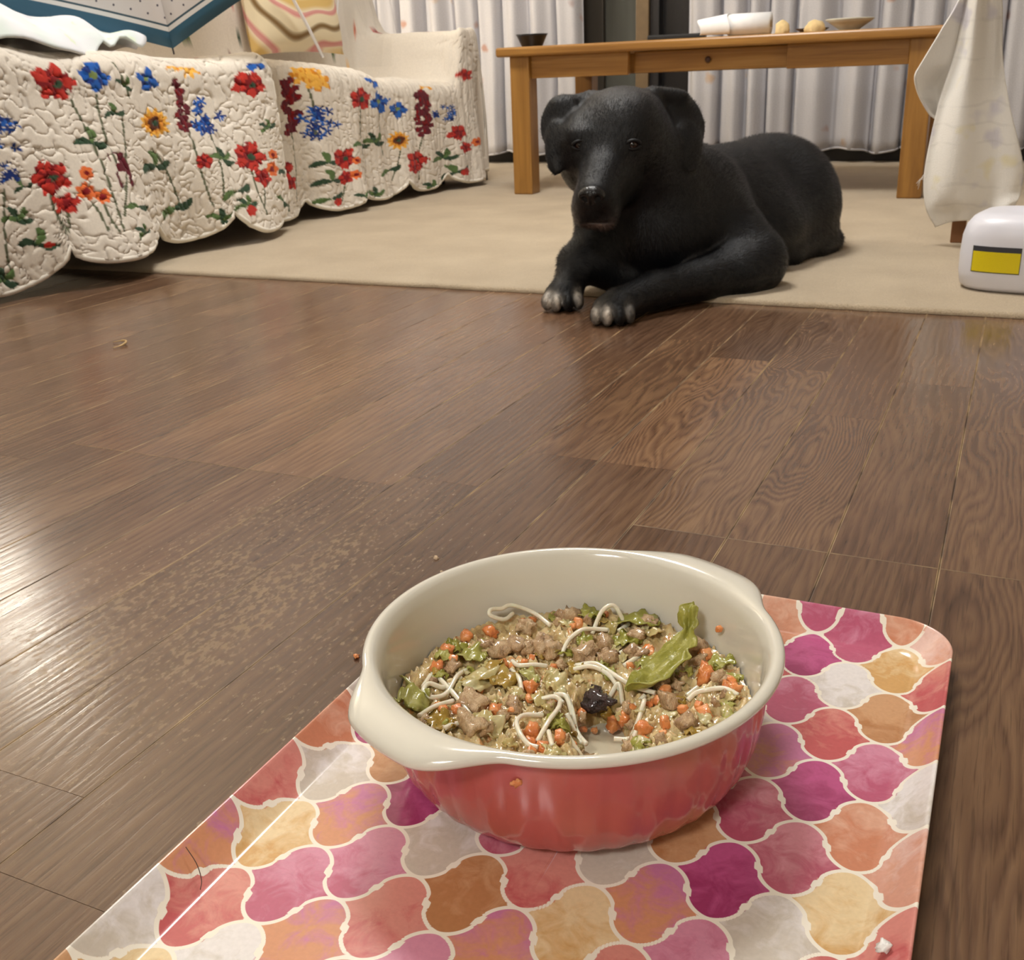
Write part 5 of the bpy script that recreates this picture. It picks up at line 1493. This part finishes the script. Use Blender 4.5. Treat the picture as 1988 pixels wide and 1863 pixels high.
# body rests on the carpet, paws reach over its edge on to the boards
lift = np.where(True, .0085 * sstep(1.60, 1.70, V[:, 1]), 0)
Vd = V - np.array(DL); Vd[:, 2] += lift * (1 - sstep(.0, .10, V[:, 2]))
bd = mesh('body', Vd, F, t.m, dog, cols={'coat': C})
sm = bd.modifiers.new('soften', 'SMOOTH'); sm.factor = .5; sm.iterations = 2
M_eye = NT('dark_eye', Base_Color=lin(44, 20, 12), Roughness=.08); M_eye.set(M_eye.b, Coat_Weight=.6); M_eye = M_eye.m
M_lid = plain('eyelid_skin', lin(14, 13, 16), .5, .3)
M_pup = plain('pupil', lin(6, 5, 6), .08, .5)
def surf_hit(p, d):
    """first coat surface met from p along d (dog coordinates)"""
    p, d = np.array(p, float), np.array(d, float) / np.linalg.norm(d)
    for i in range(400):
        q = ((p - org) / HV).astype(int)
        if FD[tuple(np.clip(q, 0, dim - 1))] < 0: return p
        p = p + d * .001
    return p
for (x, y, z) in ((.1165, 1.50, .250), (.1915, 1.50, .2465)):
    hp = surf_hit((x, y, z), (0.005, 1, -.14))
    ctr = hp + np.array([.0005, .0048, -.001])
    for nm, mt, rad in (('eye', M_eye, .0088),):
        me = bpy.data.meshes.new(nm); bm = bmesh.new(); bmesh.ops.create_uvsphere(bm, u_segments=24, v_segments=14, radius=rad); bm.to_mesh(me); bm.free()
        for p_ in me.polygons: p_.use_smooth = True
        o = link(nm, me, mt, dog); o.location = Vector(ctr) - DL
    me = bpy.data.meshes.new('pupil'); bm = bmesh.new(); bmesh.ops.create_uvsphere(bm, u_segments=16, v_segments=10, radius=.0046); bm.to_mesh(me); bm.free()
    for p_ in me.polygons: p_.use_smooth = True
    q = link('pupil', me, M_pup, o); q.location = Vector((-.05, -.97, .08)).normalized() * .0047
    # lids: a soft ring round the eye
    for up_ in (1, -1):
        aa = np.linspace(0, math.pi, 13)
        pts = [(.0102 * math.cos(a_), -.0052 - .0022 * math.sin(a_), up_ * .0066 * math.sin(a_) * (1.0 if up_ > 0 else .85)) for a_ in aa]
        tube('eyelid', pts, [.0012] + [.0026] * 11 + [.0012], M_lid, o, 8)
# nose leather with nostrils
t = NT('nose_leather', Base_Color=lin(16, 16, 20), Roughness=.25)
t.bump(t.n('TexVoronoi', Vector=t.coord('Object'), Scale=520.0).outputs['Distance'], .5, .0008)
me = bpy.data.meshes.new('nose'); bm = bmesh.new(); bmesh.ops.create_icosphere(bm, subdivisions=5, radius=1.0)
co = np.array([v.co[:] for v in bm.verts])
w_ = 1 - .28 * sstep(.1, -1, co[:, 2])
co2 = co * np.array([.0195, .0135, .0145]); co2[:, 0] *= w_
for sx in (-1, 1):
    dn = np.exp(-(((co[:, 0] - sx * .48) / .26) ** 2 + ((co[:, 2] + .15 + .0) / .34) ** 2)) * (co[:, 1] < 0)
    co2[:, 1] += .0085 * dn
co2[:, 1] += .0035 * np.exp(-(co[:, 0] / .1) ** 2) * (co[:, 2] < .2) * (co[:, 1] < 0)
for v, c_ in zip(bm.verts, co2): v.co = c_
bm.to_mesh(me); bm.free()
for p_ in me.polygons: p_.use_smooth = True
o = link('nose', me, t.m, dog); o.location = Vector((.1275, 1.501, .1755)) - DL; o.rotation_euler = (R_(14), 0, R_(-14))
tag(dog, 'black dog with drop ears and white toes lying on the carpet edge', 'dog')

# short coat: fine hairs lying back along the body
me = bd.data
tris = np.vstack([F[:, [0, 1, 2]], F[:, [0, 2, 3]]])
P0, P1, P2 = Vd[tris[:, 0]], Vd[tris[:, 1]], Vd[tris[:, 2]]
nr = np.cross(P1 - P0, P2 - P0); ar = np.linalg.norm(nr, axis=1); nr = nr / (ar[:, None] + 1e-12)
NH = 110000
# leave the soles, the nose and the eyes bare
wgt = ar.copy(); pc = (P0 + P1 + P2) / 3 + np.array(DL)
wgt[pc[:, 2] < .006] = 0
for c_, r_ in (((.1275, 1.501, .1755), .021), ((.1165, 1.585, .2365), .011), ((.1915, 1.585, .233), .011)):
    wgt[np.linalg.norm(pc - np.array(c_), axis=1) < r_] = 0
pick = rng.choice(len(tris), NH, p=wgt / wgt.sum())
b1 = rng.random((NH, 1)); b2 = rng.random((NH, 1)); fl_ = (b1 + b2) > 1; b1 = np.where(fl_, 1 - b1, b1); b2 = np.where(fl_, 1 - b2, b2)
ro = P0[pick] * (1 - b1 - b2) + P1[pick] * b1 + P2[pick] * b2
nn_ = nr[pick]; wp = ro + np.array(DL)
head = (sstep(1.72, 1.66, wp[:, 1]) * sstep(.12, .15, wp[:, 2]))[:, None]
flow = np.array([.35, .75, -.55]) * (1 - head) + np.array([.22, .72, .35]) * head
paw = (sstep(.05, .03, wp[:, 2]) * sstep(1.68, 1.62, wp[:, 1]))[:, None]
flow = flow * (1 - paw) + np.array([-.5, -.8, -.3]) * paw
flow = flow + rng.normal(0, .16, (NH, 3))
flow = flow - nn_ * (flow * nn_).sum(1)[:, None]; flow /= np.linalg.norm(flow, axis=1)[:, None] + 1e-9
ln_ = (.0075 + .006 * rng.random((NH, 1))) * (1 - .5 * head) * (1 - .5 * paw) * (1 + .8 * sstep(.30, .40, wp[:, 0])[:, None] * sstep(.13, .19, wp[:, 2])[:, None])
sdv = np.cross(flow, nn_)
tip = ro + flow * ln_ + nn_ * ln_ * (.16 + .12 * rng.random((NH, 1)))
hw = .00030
HVt = np.stack([ro - sdv * hw, ro + sdv * hw, tip], 1).reshape(-1, 3)
HC = np.repeat(C[tris[pick, 0]] * (.8 + .7 * rng.random((NH, 1))), 3, 0)
hr = mesh('coat_hair', HVt, np.arange(NH * 3).reshape(-1, 3), M_coat, bd, cols={'coat': HC})
hr['kind'] = 'stuff'
